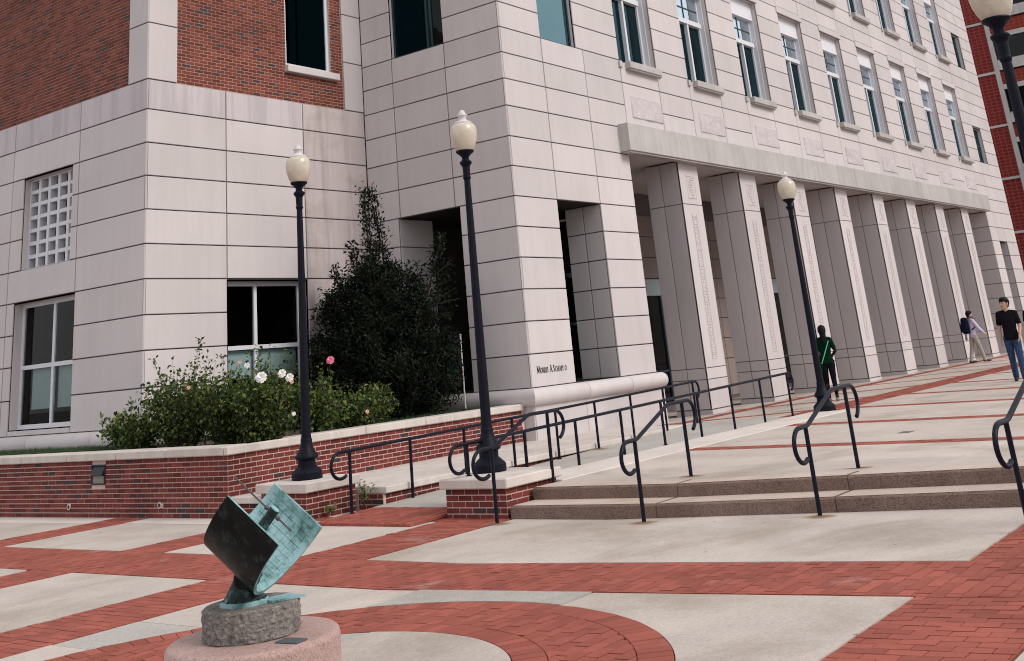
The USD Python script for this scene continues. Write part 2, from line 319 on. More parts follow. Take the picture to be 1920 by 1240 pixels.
# leaves
def leafy(name, cols, trans, rough=0.5, spec=0.4):
    look(name, {'g': ('attribute', {'attribute': 'tint'}), 'r': ('rgb_ramp', {'ramp': cols}), 'p': ('principled_bsdf', {'roughness': rough, 'specular_ior_level': spec}),
                't': ('translucent_bsdf', {}), 'm': ('mix_closure', {'fac': trans})},
         [('g.fac', 'r.fac'), ('r.color', 'p.base_color'), ('r.color', 't.color'), ('p.BSDF', 'm.closure1'), ('t.BSDF', 'm.closure2')], 'm.closure')
leafy('holly_leaf', [(0.0, (0.003, 0.0055, 0.0035)), (0.6, (0.006, 0.011, 0.006)), (0.95, (0.014, 0.022, 0.010)), (1.0, (0.03, 0.04, 0.02))], 0.08, 0.55, 0.12)
leafy('rose_leaf', [(0.0, (0.010, 0.022, 0.008)), (0.4, (0.035, 0.062, 0.016)), (0.75, (0.10, 0.145, 0.030)), (0.93, (0.17, 0.215, 0.055)), (1.0, (0.26, 0.22, 0.08))], 0.4, 0.5, 0.25)
leafy('grass_blade', [(0.0, (0.015, 0.035, 0.012)), (1.0, (0.05, 0.085, 0.03))], 0.25)
leafy('weed_leaf', [(0.0, (0.07, 0.11, 0.02)), (1.0, (0.18, 0.19, 0.05))], 0.3)

# ------------------------------------------------------------------ ground levels
def z_low(x, y): return 0.028 * max(0.0, 7.2 - y)
def z_up(x, y):
    t = max((y - 9.3) / 3.7, 0.0)
    z = 0.262 - (0.142 - 0.002 * (min(x, 60) - 24)) * t
    return z + 0.028 * max(0.0, 7.2 - y) * min(max((15 - x) / 3.7, 0.0), 1.0)
def z_ramp(x, y): return min(0.04 + 0.0235 * (x - 10.9), 0.252)
def split(poly, ys=(), xs=()):
    parts = [poly]
    for y in ys:
        out = []
        for p in parts:
            for g in (p.intersection(sbox(-500, -500, 500, y)), p.intersection(sbox(-500, y, 500, 500))):
                if not g.is_empty: out += [q for q in getattr(g, 'geoms', [g]) if q.geom_type == 'Polygon' and q.area > 1e-7]
        parts = out
    for x in xs:
        out = []
        for p in parts:
            for g in (p.intersection(sbox(-500, -500, x, 500)), p.intersection(sbox(x, -500, 500, 500))):
                if not g.is_empty: out += [q for q in getattr(g, 'geoms', [g]) if q.geom_type == 'Polygon' and q.area > 1e-7]
        parts = out
    return parts
def project(P):
    q = np.stack([RIGHT, DOWN, FWD]) @ (np.asarray(P, float) - np.array(EYE))
    return np.array([CX + FPX * q[0] / q[2], CY + FPX * q[1] / q[2], q[2]])
def in_view(P, m=60):
    q = project(P); return q[2] > 0.3 and -m < q[0] < 1920 + m and -m < q[1] < 1240 + m

g = MB(); g.add([(-150, -150, -0.35), (300, -150, -0.35), (300, 300, -0.35), (-150, 300, -0.35)], [(0, 1, 2, 3)])
g.build('ground', 'asphalt', kind='structure')

# ------------------------------------------------------------------ paving
PAVERS = []          # (size on screen, mesh args)
def bond(region, angle, L=0.2, W=0.1, gap=0.0075, zf=z_low, seed=0, parent=None, xs=(), thick=0.03, stagger=0.5):
    """Fills a region with pavers in running bond; rows run along 'angle'."""
    r = random.Random(seed)
    c = region.centroid; R = affinity.rotate(region, -angle, origin=(0, 0), use_radians=True)
    x0, y0, x1, y1 = R.bounds; j = 0; y = math.floor(y0 / W) * W
    P = shapely.prepared.prep(R)
    while y < y1:
        x = math.floor(x0 / L) * L - (L * stagger if j % 2 else 0) - r.uniform(0, 0.01)
        while x < x1:
            b = sbox(x + gap / 2, y + gap / 2, x + L - gap / 2, y + W - gap / 2)
            if P.intersects(b):
                q = b if P.contains(b) else b.intersection(R)
                for gq in getattr(q, 'geoms', [q]):
                    if gq.geom_type == 'Polygon' and gq.area > 0.0008:
                        gq = affinity.rotate(gq, angle, origin=(0, 0), use_radians=True)
                        add_paver(gq, zf, r, thick, parent)
            x += L
        y += W; j += 1
def add_paver(poly, zf, r, thick, parent):
    cx_, cy_ = poly.centroid.x, poly.centroid.y
    if cx_ < 2.0: return
    if not in_view((cx_, cy_, zf(cx_, cy_)), 160): return
    d = project((cx_, cy_, zf(cx_, cy_)))
    tx, ty = r.gauss(0, 0.004), r.gauss(0, 0.004); dz = r.gauss(0, 0.0012)
    PAVERS.append((poly.area / d[2] ** 2 if in_view((cx_, cy_, 0), 0) else 0, poly, (lambda x, y, a=tx, b=ty, c=dz, u=cx_, v=cy_: zf(x, y) + a * (x - u) + b * (y - v) + c), parent))
def soldier(c, r0, r1, n, zf, seed, parent):
    r = random.Random(seed)
    for k in range(n):
        a0 = 2 * math.pi * k / n; a1 = a0 + 2 * math.pi / n; g_ = 0.0035
        p = Polygon([(c[0] + rr * math.cos(a + s * g_ / rr), c[1] + rr * math.sin(a + s * g_ / rr)) for rr, a, s in ((r0, a0, 1), (r1, a0, 1), (r1, a1, -1), (r0, a1, -1))])
        add_paver(p, zf, r, 0.03, parent)

lower = thing('lower_plaza', kind='structure')
upper = thing('upper_plaza', kind='structure')
RC = (4.635, 5.652)
WALLX = 10.74
ring_o, ring_i = Point(RC).buffer(2.43, 48), Point(RC).buffer(1.54, 48)
low_all = Polygon([(-12, -14), (10.95, -14), (10.95, 2.6), (10.95, 9.6), (10.35, 9.6), (10.35, 11.1), (10.95, 11.1), (10.95, 13.3), (10.80, 13.3), (10.80, 40), (-12, 40)])
bed = MB()
for p in split(low_all, ys=(7.2,)): bed.prism(p, -0.05, -0.012, z_low)
bed.build('paving_bed', 'sand_joint', lower)
XM0, XM1 = 7.43, 8.50
conc = []    # (polygon, look)
def S(x0, y0, x1, y1): return sbox(x0, y0, x1, y1)
for y0, y1, lk in ((15.78, 18.9, 'concrete'), (18.92, 22.5, 'concrete')):
    conc.append((S(8.53, y0, 10.25, y1), lk)); conc.append((S(10.27, y0, 10.735, y1), 'concrete_pale'))
conc += [(S(8.52, 12.42, 10.28, 14.93), 'concrete'), (S(10.295, 12.42, 10.735, 14.93), 'concrete_pale'),
         (S(8.52, 9.43, 10.66, 11.60), 'concrete'),
         (S(8.52, 6.0, 10.93, 8.45), 'concrete'), (S(8.52, 2.78, 10.93, 5.985), 'concrete'),
         (S(8.52, -3, 10.9, 1.86), 'concrete')]
conc += [(S(2.0, 9.45, 7.41, 11.63), 'concrete'), (S(2.0, 12.5, 7.41, 15.0), 'concrete'), (S(2, 15.8, 7.41, 20), 'concrete'), (S(-4, -3, 7.41, 1.86), 'concrete')]
q5 = [(S(6.01, 6.78, 7.41, 8.48), 'concrete'), (S(5.26, 6.78, 5.995, 8.48), 'concrete_grey'), (S(2.0, 6.78, 5.245, 8.48), 'concrete'),
      (S(5.0, 5.115, 7.41, 6.765), 'concrete_grey'), (S(2.0, 2.78, 7.41, 5.10), 'concrete')]
ro = Point(RC).buffer(2.435, 64)
conc += [(p.difference(ro), l) for p, l in q5]
ri = Point(RC).buffer(1.535, 64)
conc += [(ri.intersection(S(RC[0], -9, 20, 6.05)), 'concrete'), (ri.intersection(S(RC[0], 6.06, 20, 20)), 'concrete_grey'), (ri.intersection(S(-9, -9, RC[0] - 0.01, 20)), 'concrete')]
for p, lk in conc:
    for gq in getattr(p, 'geoms', [p]):
        if gq.geom_type != 'Polygon' or gq.area < 0.02: continue
        mb = MB()
        dz = nrng.normal(0, 0.002)
        for s_ in split(gq, ys=(7.2,)): mb.prism(s_, -0.03, dz, z_low)
        mb.build('concrete_slab', lk, lower)
# brick bands of the lower plaza
half = math.pi / 2
bond(S(XM0, -2, XM1, 24), 0.0, seed=1, parent=lower)
for k, (y0, y1) in enumerate(((1.88, 2.76), (8.50, 9.41), (11.65, 12.40), (14.96, 15.75))):
    bond(S(XM1 + 0.005, y0, 10.93 if y0 < 9 else 10.735, y1), half, seed=20 + k, parent=lower)
    a = S(2.0, y0, XM0 - 0.005, y1)
    bond(a if y0 > 3 else a.difference(ro), half, seed=30 + k, parent=lower)
bond(S(10.70, 9.43, 10.94, 11.60), 0.0, seed=40, parent=lower)
bond(S(10.30, 9.50, 11.35, 11.1), 0.0, seed=41, zf=lambda x, y: max(z_ramp(x, y), 0) + 0.004, parent=lower)
soldier(RC, 2.232, 2.428, 136, z_low, 50, lower); soldier(RC, 1.545, 1.738, 96, z_low, 51, lower)
bond(Point(RC).buffer(2.226, 64).difference(Point(RC).buffer(1.744, 64)), 0.0, seed=52, parent=lower)

# upper plaza
STEP0, STEP1 = 10.88, 11.33      # risers
up_main = Polygon([(STEP1 + 0.35, -14), (80, -14), (80, 17), (20.5, 17), (20.5, 9.26), (11.95, 9.26), (11.95, 8.5), (STEP1 + 0.35, 8.5)])
bm = MB()
for p in split(up_main, ys=(2, 4, 7.2, 9.3), xs=(15.0, 20.5, 30, 45)): bm.prism(p, -0.25, -0.045, z_up)
bm.build('paving_bed', 'sand_joint', upper)
XB = [(14.92, 15.32), (18.33, 18.73), (21.72, 22.12), (25.0, 25.4), (28.35, 28.75), (31.7, 32.1), (35.0, 35.4), (38.4, 38.8), (41.7, 42.1), (45.1, 45.5), (48.4, 48.8), (51.8, 52.2)]
YB = [(-0.9, -0.5), (2.2, 3.1), (5.62, 6.0), (8.85, 9.72), (12.12, 12.55)]
# real layout: along X bands lie at Y ~12.35 and Y ~9.2 only
YB = [(2.0, 2.9), (8.78, 9.62), (12.15, 12.6)]
xe = [STEP1 + 0.36] + [v for b in XB for v in b] + [60.0]
ye = [-6.0] + [v for b in YB for v in b] + [16.6]
def clip_up(p): return p.intersection(up_main)
for i in range(0, len(xe), 2):
    for j in range(0, len(ye), 2):
        p = clip_up(S(xe[i] + 0.006, ye[j] + 0.006, xe[i + 1] - 0.006, ye[j + 1] - 0.006))
        # the pale strip beside the ramp is a slab of its own
        p = p.difference(S(11.5, 8.49, 21.3, 9.27))
        for gq in getattr(p, 'geoms', [p]):
            if gq.geom_type != 'Polygon' or gq.area < 0.05: continue
            mb = MB()
            for s_ in split(gq, ys=(0, 2, 4, 7.2, 9.3, 13), xs=(13, 15.0, 30, 45)): mb.prism(s_, -0.03, 0, z_up)
            mb.build('concrete_slab', 'concrete', upper)
strip_cut = S(11.5, 8.49, 21.3, 9.27)
for k, (x0, x1) in enumerate(XB):
    if x0 < 36: bond(clip_up(S(x0, -1.5, x1, 16.5)).difference(strip_cut), 0.0, zf=z_up, seed=60 + k, parent=upper)
for k, (y0, y1) in enumerate(YB):
    xs_ = xe
    for i in range(0, len(xe), 2):
        if xe[i] < 36:
            rr_ = clip_up(S(xe[i] + 0.003, y0, min(xe[i + 1], 60) - 0.003, y1)).difference(strip_cut)
            if not rr_.is_empty:
                for gq in getattr(rr_, 'geoms', [rr_]):
                    if gq.geom_type == 'Polygon' and gq.area > 0.01: bond(gq, half, zf=z_up, seed=80 + 10 * k + i, parent=upper)
# far bands as plain brick strips (single pavers are under two pixels there)
fb = MB()
for (x0, x1) in XB:
    if x0 >= 36:
        for s_ in split(S(x0, -6, x1, 16.5), ys=(0, 7.2, 9.3, 13), xs=(45,)): fb.prism(s_, -0.03, 0, z_up)
for (y0, y1) in YB:
    for i in range(0, len(xe), 2):
        if xe[i] >= 36:
            for s_ in split(S(xe[i] + 0.003, y0, xe[i + 1] - 0.003, y1), ys=(9.3,), xs=(45,)): fb.prism(s_, -0.03, 0, z_up)
fb.build('far_paving_band', 'paver', upper)
# the pavers: the 300 that show largest are parts, the rest one part
PAVERS.sort(key=lambda t: -t[0])
rest = {}
for k, (s_, poly, zf, par) in enumerate(PAVERS):
    if k < 300:
        MB().prism(poly, -0.03, 0, zf).build('paver', 'paver', par)
    else:
        rest.setdefault(str(par.GetPath()), MB()).prism(poly, -0.03, 0, zf)
for p, mb in rest.items(): mb.build('paver_field', 'paver', p, kind='stuff')
# kerb strip beside the ramp, ramp, ledge
mb = MB(); mb.cbox(11.95, 8.505, 0.02, 16.5, 9.26, 0.269, 0.008); mb.build('kerb_stone', 'concrete_pale', upper)
mb = MB(); mb.cbox(16.512, 8.505, 0.02, 21.29, 9.26, 0.269, 0.008); mb.build('kerb_stone', 'concrete_pale', upper)
mb = MB(); mb.prism(S(11.35, 9.28, 15.6, 11.12), -0.1, 0, z_ramp); mb.build('ramp', 'concrete_grey', lower)
mb = MB()
for s_ in split(S(15.61, 9.28, 20.48, 11.12), xs=(19.9,)): mb.prism(s_, -0.1, 0, z_ramp)
mb.build('ramp', 'concrete_grey', lower)
mb = MB(); mb.box(16.33, 5.76, 0.2, 16.58, 5.92, 0.2668); mb.build('drain_cover', 'drain_grey', upper)
mb = MB(); mb.box(10.36, 10.2, -0.02, 10.62, 10.52, 0.006); mb.build('drain_cover', 'drain_grey', lower)

# ------------------------------------------------------------------ steps
steps = thing('granite_steps', 'two brown granite steps between the lower and upper plaza', 'steps')
def step_blocks(x0, x1, ztop, zbot, cuts):
    for y0, y1 in zip(cuts[:-1], cuts[1:]):
        mb = MB(); a, b = y0 + 0.004, y1 - 0.004
        pts = []
        for y in (a, b):
            s_ = 0.012 if y == a else -0.012
            t = 0.028 * max(0, 7.2 - y)
            for x, z in ((x0, zbot - 0.05), (x0, ztop - 0.018), (x0 + 0.018, ztop), (x1, ztop), (x1, zbot - 0.05)):
                pts.append((x, y, z + t))
        mb.man(m3.Manifold.hull_points(np.array(pts)))
        b_ = mb.build('step_block', 'brown_granite', steps)
        mt = MB(); t0, t1 = 0.028 * max(0, 7.2 - a), 0.028 * max(0, 7.2 - b)
        mt.add([(x0 + 0.022, a + 0.014, ztop + t0 + 0.003), (x1 - 0.002, a + 0.014, ztop + t0 + 0.003), (x1 - 0.002, b - 0.014, ztop + t1 + 0.003), (x0 + 0.022, b - 0.014, ztop + t1 + 0.003)], [(0, 1, 2, 3)])
        mt.build('worn_tread', 'worn_granite', steps)
step_blocks(STEP0, STEP1 + 0.02, 0.131, -0.02, [0.9, 2.7, 4.65, 6.60, 8.50])
step_blocks(STEP1, STEP1 + 0.345, 0.262, 0.09, [0.9, 2.75, 4.68, 6.58, 8.50])
# ground continues right of the steps: a low pier like the one on the left
# ------------------------------------------------------------------ brick piers, ledge and planter
BR_L, BR_H = 0.2042, 0.0661
HOLE = None
def brick_face(out, face, c, u0, u1, z0, rows, seed, proud=0.002, gap=0.0135, depth=0.03, zf=None, L=BR_L, H=BR_H, stag=0.5, holes=()):
    """bricks of one wall face: list of (u centre, z, verts, faces)"""
    r = random.Random(seed)
    for j in range(rows):
        zb = z0 + j * H; u = u0 - (L * stag if j % 2 else 0)
        while u < u1 - 0.005:
            lo, hi = zb + gap / 2, zb + H - gap / 2
            spans = [(max(u, u0) + gap / 2, min(u + L, u1) - gap / 2)]
            for h0, h1, g0, g1 in holes:
                if g0 < (lo + hi) / 2 < g1: spans = [q for a_, b_ in spans for q in ((a_, min(b_, h0)), (max(a_, h1), b_))]
            for a, b in spans:
                if b - a > 0.025:
                    v, f = slab_geo(face, c, a, b, lo, hi, -depth, proud + r.uniform(-0.0015, 0.0015), 0)
                    out.append(((a + b) / 2, (lo + hi) / 2, v, f))
            u += L
def slab_geo(face, c, u0, u1, z0, z1, d0, d1, ch=0.0):
    W = (lambda u, z, d: (u, c - d, z)) if face == 'R' else (lambda u, z, d: (c - d, u, z))
    if ch:
        v = [W(u0 + ch, z0 + ch, d1), W(u1 - ch, z0 + ch, d1), W(u1 - ch, z1 - ch, d1), W(u0 + ch, z1 - ch, d1),
             W(u0, z0, d1 - ch), W(u1, z0, d1 - ch), W(u1, z1, d1 - ch), W(u0, z1, d1 - ch),
             W(u0, z0, d0), W(u1, z0, d0), W(u1, z1, d0), W(u0, z1, d0)]
        f = [(0, 1, 2, 3)]
        for k in range(4):
            k2 = (k + 1) % 4
            f += [(4 + k, 4 + k2, k2, k), (8 + k, 8 + k2, 4 + k2, 4 + k)]
    else:
        v = [W(u0, z0, d1), W(u1, z0, d1), W(u1, z1, d1), W(u0, z1, d1), W(u0, z0, d0), W(u1, z0, d0), W(u1, z1, d0), W(u0, z1, d0)]
        f = [(0, 1, 2, 3)] + [(4 + k, 4 + (k + 1) % 4, (k + 1) % 4, k) for k in range(4)]
    f = np.array(f)
    if face == 'L': f = f[:, ::-1]
    return np.array(v), f
def put_bricks(lst, parent, lookname, limit, key=None):
    lst = list(lst)
    if key: lst.sort(key=key)
    for v, f in [(b[2], b[3]) for b in lst[:limit]]:
        MB().add(v, f).build('brick', lookname, parent)
    if len(lst) > limit:
        mb = MB()
        for b in lst[limit:]: mb.add(b[2], b[3])
        mb.build('brick_field', lookname, parent, kind='stuff')
CAPZ = 0.905; NROW = 12
PY = 13.22
planter = thing('planter_wall', 'low red brick planter wall with pale stone coping around the rose bed', 'planter')
core = MB()
core.box(WALLX + 0.004, PY + 0.004, -0.1, WALLX + 0.34, 24, NROW * BR_H + 0.004)
core.box(WALLX + 0.34, PY + 0.004, -0.1, 17.56, PY + 0.34, NROW * BR_H + 0.004)
core.build('mortar_core', 'mortar_pale', planter)
holes = [(14.72, 0.17), (17.0, 0.15)]
lst = []
light_rect = (16.07, 16.42, 0.455, 0.735)
wall_holes = [(light_rect[0] - 0.004, light_rect[1] + 0.004, light_rect[2] - 0.03, light_rect[3] + 0.03)] + [(a - 0.05, a + 0.05, b - 0.05, b + 0.05) for a, b in holes]
brick_face(lst, 'L', WALLX, PY, 19.6, 0.0, NROW, 3, holes=wall_holes)
lst2 = []
brick_face(lst2, 'R', PY, WALLX, 17.5, 0.0, NROW, 4)
allb = [(0, b) for b in lst] + [(1, b) for b in lst2]
vis = [b for _, b in allb if in_view(b[2][0], 10)]
put_bricks(vis, planter, 'planter_brick', 300, key=lambda b: project(b[2][0])[2])
for k, (y0, y1) in enumerate(((13.26, 14.55), (14.55, 15.75), (15.75, 17.05), (17.05, 18.35), (18.35, 19.7), (19.7, 22.0), (22.0, 24.0))):
    MB().cbox(WALLX - 0.05, y0 + 0.003, NROW * BR_H + 0.002, WALLX + 0.40, y1 - 0.003, CAPZ, 0.012).build('coping_stone', 'cap_stone', planter)
xs_ = [WALLX - 0.05, 12.05, 13.4, 14.8, 16.2, 17.53]
for a, b in zip(xs_[:-1], xs_[1:]):
    MB().cbox(a + 0.003, PY - 0.05, NROW * BR_H + 0.002, b - 0.003, PY + 0.035 if a < 11 else PY + 0.37, CAPZ, 0.012).build('coping_stone', 'cap_stone', planter)
for y, z in holes:
    mb = MB(); 
    th = np.linspace(0, 2 * np.pi, 13)
    mb.tube([(WALLX + 0.03, y, z), (WALLX - 0.012, y, z)], [0.045, 0.045], 12)
    mb.build('weep_pipe', 'cap_stone', planter)
    MB().tube([(WALLX - 0.011, y, z), (WALLX - 0.016, y, z)], [0.027, 0.027], 12).build('weep_hole', 'lamp_housing', planter)
MB().box(WALLX + 0.34, PY + 0.34, 0.3, 17.5, 24, 0.83).build('planting_soil', 'soil', planter)
# recessed wall light
wl = thing('wall_light', 'dark square step light set in the red brick planter wall', 'light')
y0, y1, z0, z1 = light_rect
X0 = WALLX
mb = MB()
mb.box(X0 - 0.016, y0, z0, X0 + 0.06, y0 + 0.02, z1); mb.box(X0 - 0.016, y1 - 0.02, z0, X0 + 0.06, y1, z1)
mb.box(X0 - 0.016, y0 + 0.02, z0, X0 + 0.06, y1 - 0.02, z0 + 0.02); mb.box(X0 - 0.016, y0 + 0.02, z1 - 0.02, X0 + 0.06, y1 - 0.02, z1)
mb.build('frame', 'lamp_housing', wl)
v = np.array([(X0 + 0.003, y0 + 0.02, z1 - 0.02), (X0 + 0.003, y1 - 0.02, z1 - 0.02), (X0 - 0.05, y0 + 0.03, z0 + 0.135), (X0 - 0.05, y1 - 0.03, z0 + 0.135), (X0 + 0.003, y0 + 0.02, z0 + 0.12), (X0 + 0.003, y1 - 0.02, z0 + 0.12)])
MB().man(m3.Manifold.hull_points(v)).build('hood', 'lamp_housing', wl)
MB().box(X0 + 0.0, y0 + 0.02, z0 + 0.02, X0 + 0.03, y1 - 0.02, z0 + 0.118).build('lens', 'lamp_glass', wl)

# low ledge between planter and ramp
ledge = thing('ledge', 'long low stone ledge over brick running beside the ramp', 'ledge')
LZ = 0.263
mb = MB(); mb.box(11.62, 11.165, -0.1, 19.75, PY - 0.012, LZ - 0.088); mb.box(10.83, 12.55, -0.1, 11.62, PY - 0.012, LZ - 0.088); mb.build('mortar_core', 'mortar_pale', ledge)
lst = []
brick_face(lst, 'R', 11.162, 11.66, 19.7, -0.085, 4, 6)
brick_face(lst, 'L', 10.827, 12.58, 13.2, -0.085, 4, 7)
brick_face(lst, 'L', 11.617, 11.17, 11.62, -0.085, 4, 8)
put_bricks([b for b in lst if in_view(b[2][0], 10)], ledge, 'planter_brick', 300, key=lambda b: project(b[2][0])[2])
cuts = [11.62, 13.6, 15.75, 17.9, 19.8]
for a, b in zip(cuts[:-1], cuts[1:]):
    MB().cbox(a + 0.004, 11.11, LZ - 0.085, b - 0.004, PY - 0.011, LZ, 0.01).build('ledge_stone', 'cap_stone', ledge)
MB().cbox(10.775, 12.56, LZ - 0.085, 11.60, PY - 0.011, LZ, 0.01).build('ledge_stone', 'cap_stone', ledge)

def pier(label, x0, x1, y0, y1, cap_t, rows, x1cap, seed, zb=0.0):
    t = thing('brick_pier', label, 'pier')
    top = zb + rows * BR_H - 0.02
    MB().box(x0 + 0.004, y0 + 0.004, zb - 0.1, x1, y1 - 0.004, top).build('mortar_core', 'mortar_pale', t)
    lst = []
    brick_face(lst, 'L', x0, y0, y1, zb - 0.02, rows, seed)
    brick_face(lst, 'R', y0, x0, x1, zb - 0.02, rows, seed + 1)
    put_bricks(lst, t, 'planter_brick', 300)
    MB().cbox(x0 - 0.055, y0 - 0.055, top + 0.001, x1cap, y1 + 0.055, top + cap_t, 0.012).build('cap', 'cap_stone', t)
    return top + cap_t
P1 = pier('low square brick pier under the street lamp nearest the rose bed', 10.70, 11.58, 11.63, 12.50, 0.118, 5, 11.625, 101)
P2 = pier('low brick pier at the left end of the granite steps', 10.90, 11.90, 8.555, 9.46, 0.110, 5, 11.945, 103)

# ------------------------------------------------------------------ the building
bld = thing('academic_building', 'large pale stone university building with red brick upper wing and a colonnade', 'building')
XA, YA = 11.981, 16.93           # near corner of the brick wing
XT, YT = 17.604, 13.0            # corner of the stone tower and facade
XE = 55.65
ZA = [1.16, 1.785, 2.382, 2.963, 3.562, 4.16, 4.758, 5.352, 5.948, 6.562, 7.125]
ZT = [1.16, 1.753, 2.342, 2.930, 3.522, 4.109, 4.693, 5.284, 5.878, 6.498, 7.056, 7.607, 8.150, 8.698, 9.246, 9.794, 10.342, 10.89, 11.438, 11.986, 12.534, 13.082, 13.63, 14.178, 14.726, 15.274, 15.822, 16.37, 16.918, 17.466, 18.01]
PANELS = []
GAP = 0.022
def panels(face, c, us, zs, openings=(), look_='cast_stone', d1=0.0):
    for u0, u1 in zip(us[:-1], us[1:]):
        for z0, z1 in zip(zs[:-1], zs[1:]):
            um, zm = (u0 + u1) / 2, (z0 + z1) / 2
            if any(a < um < b and e < zm < h for a, b, e, h in openings): continue
            v, f = slab_geo(face, c, u0 + GAP / 2, u1 - GAP / 2, z0 + GAP / 2, z1 - GAP / 2, -0.04, d1 + rng.uniform(-0.002, 0.002), 0.006)
            PANELS.append((v, f, look_))
def backing(mb, face, c, u0, u1, z0, z1, openings=(), d=-0.026):
    us = sorted({u0, u1, *[min(max(o[k], u0), u1) for o in openings for k in (0, 1)]}); zs = sorted({z0, z1, *[min(max(o[k], z0), z1) for o in openings for k in (2, 3)]})
    for a, b in zip(us[:-1], us[1:]):
        for e, h in zip(zs[:-1], zs[1:]):
            if any(o[0] < (a + b) / 2 < o[1] and o[2] < (e + h) / 2 < o[3] for o in openings): continue
            v, f = slab_geo(face, c, a, b, e, h, d - 0.01, d, 0); mb.add(v, f)
def reveal(mb, face, c, u0, u1, z0, z1, depth, d0=-0.002, t=0.03):
    mb = MB()
    for a, b, e, h in ((u0 - t, u0, z0, z1), (u1, u1 + t, z0, z1), (u0 - t, u1 + t, z1, z1 + t), (u0 - t, u1 + t, z0 - t, z0)):
        v, f = slab_geo(face, c, a, b, e, h, -depth, d0 - 0.024, 0); mb.add(v, f, np.full(len(v), 0.5))
    mb.build('window_reveal', 'cast_stone', bld)
joint = MB(); rev = MB()

# --- brick wing: left face (normal -X) and right face (normal -Y)
LW = (19.06, 21.10, 1.27, 3.53); LV = (19.26, 20.95, 4.16, 5.92)
uL = [YA, 19.04, 21.36, 23.7, 26.0]
panels('L', XA, [YA, 19.04], ZA[:-1]); panels('L', XA, [YA, 19.04, 21.36, 23.7, 26.0], ZA[-2:], look_='streaked_stone')
panels('L', XA, [21.36, 23.7, 26.0], ZA[:-1])
# column with louvre and window
panels('L', XA, [19.04, 21.36], [3.562, 4.16], ()); panels('L', XA, [19.04, 21.36], [5.948, 6.562])
panels('L', XA, [19.04, 19.26], [4.16, 4.758, 5.352, 5.948]); panels('L', XA, [20.95, 21.36], [4.16, 4.758, 5.352, 5.948])
panels('L', XA, [21.10, 21.36], [1.16, 1.785, 2.382, 2.963, 3.562])
panels('L', XA, [19.04, 21.10], [1.16, 1.262])
opL = [LW, LV]
backing(joint, 'L', XA, YA, 26, 0.0, 7.125, opL)
reveal(rev, 'L', XA, *LW, 0.30); reveal(rev, 'L', XA, *LV, 0.30)
RWn = (13.80, 15.75, 1.0, 3.52)
panels('R', YA, [XA, 13.775], ZA[:-1]); panels('R', YA, [15.775, XT], ZA[:-1], look_='stained_stone'); panels('R', YA, [13.775, 15.775], [3.562, 4.16, 4.758, 5.352, 5.948, 6.562]); panels('R', YA, [XA, 13.775, 15.775], ZA[-2:], look_='streaked_stone'); panels('R', YA, [15.775, XT], ZA[-2:], look_='stained_stone')
backing(joint, 'R', YA, XA, XT + 0.06, 0.0, 7.125, [RWn]); reveal(rev, 'R', YA, *RWn, 0.30)
# quoin pilaster and stone strip
Zq = [7.125, 8.21, 9.32, 10.43, 11.54, 12.6]
panels('L', XA, [YA, 17.53], Zq, d1=0.004); panels('R', YA, [XA, 12.635], Zq, d1=0.004)
panels('R', YA, [17.02, XT], Zq, d1=0.004)
BWn = (15.37, 16.66, 7.89, 10.4)
backing(joint, 'L', XA, YA, 17.53, 7.125, 12.6); backing(joint, 'R', YA, XA, 12.635, 7.125, 12.6); backing(joint, 'R', YA, 17.02, XT + 0.06, 7.125, 12.6)
wall_m = MB()
backing(wall_m, 'L', XA, 17.53, 26, 7.125, 12.6, d=-0.030); backing(wall_m, 'R', YA, 12.635, 17.02, 7.125, 12.6, [BWn], d=-0.030)
wall_m.build('mortar_bed', 'mortar', bld); reveal(rev, 'R', YA, *BWn, 0.16)
wb = []
brick_face(wb, 'L', XA, 17.54, 24.5, 7.135, 56, 211, proud=-0.0245, depth=0.04, gap=0.0125, L=0.2035, H=0.0665)
brick_face(wb, 'R', YA, 12.645, 17.01, 7.135, 56, 212, proud=-0.0245, depth=0.04, gap=0.0125, L=0.2035, H=0.0665, holes=[(BWn[0] - 0.006, BWn[1] + 0.006, BWn[2] - 0.1, BWn[3])])
wb = [b for b in wb if in_view(b[2][0], 25)]
put_bricks(wb, bld, 'wall_brick', 300, key=lambda b: project(b[2][0])[2])
# --- tower
TW = (14.53, 16.02, 8.16, 10.5); TO = (14.41, 16.09, 1.155, 4.69)
panels('L', XT, [YT, 14.52], ZT[6:20]); panels('L', XT, [YT, 14.41], ZT[:7])
panels('L', XT, [14.52, 16.03], ZT[6:13]); panels('L', XT, [16.03, YA], ZT[6:20]); panels('L', XT, [16.09, YA], ZT[:7])
backing(joint, 'L', XT, YT, YA + 0.06, 0.0, 12.0, [TW, TO]); reveal(rev, 'L', XT, *TW, 0.14)
FW = (19.06, 20.40, 8.16, 10.5); FO = (19.055, 20.69, 1.155, 4.69)
panels('R', YT, [XT, 19.06, 20.69, 22.15], ZT[6:9]); 
panels('R', YT, [XT, 19.06], ZT[8:20]); panels('R', YT, [19.06, 20.69], ZT[8:13]); panels('R', YT, [20.69, 22.26], ZT[8:13]); panels('R', YT, [20.42, 22.26], ZT[12:20])
panels('R', YT, [XT, 19.055], ZT[:7]); panels('R', YT, [20.69, 22.15], ZT[:7])
backing(joint, 'R', YT, XT, 22.15, 0.0, 12.0, [FW, FO]); reveal(rev, 'R', YT, *FW, 0.14)
backing(joint, 'R', YT, 22.15, 22.26, 5.95, 12.0)
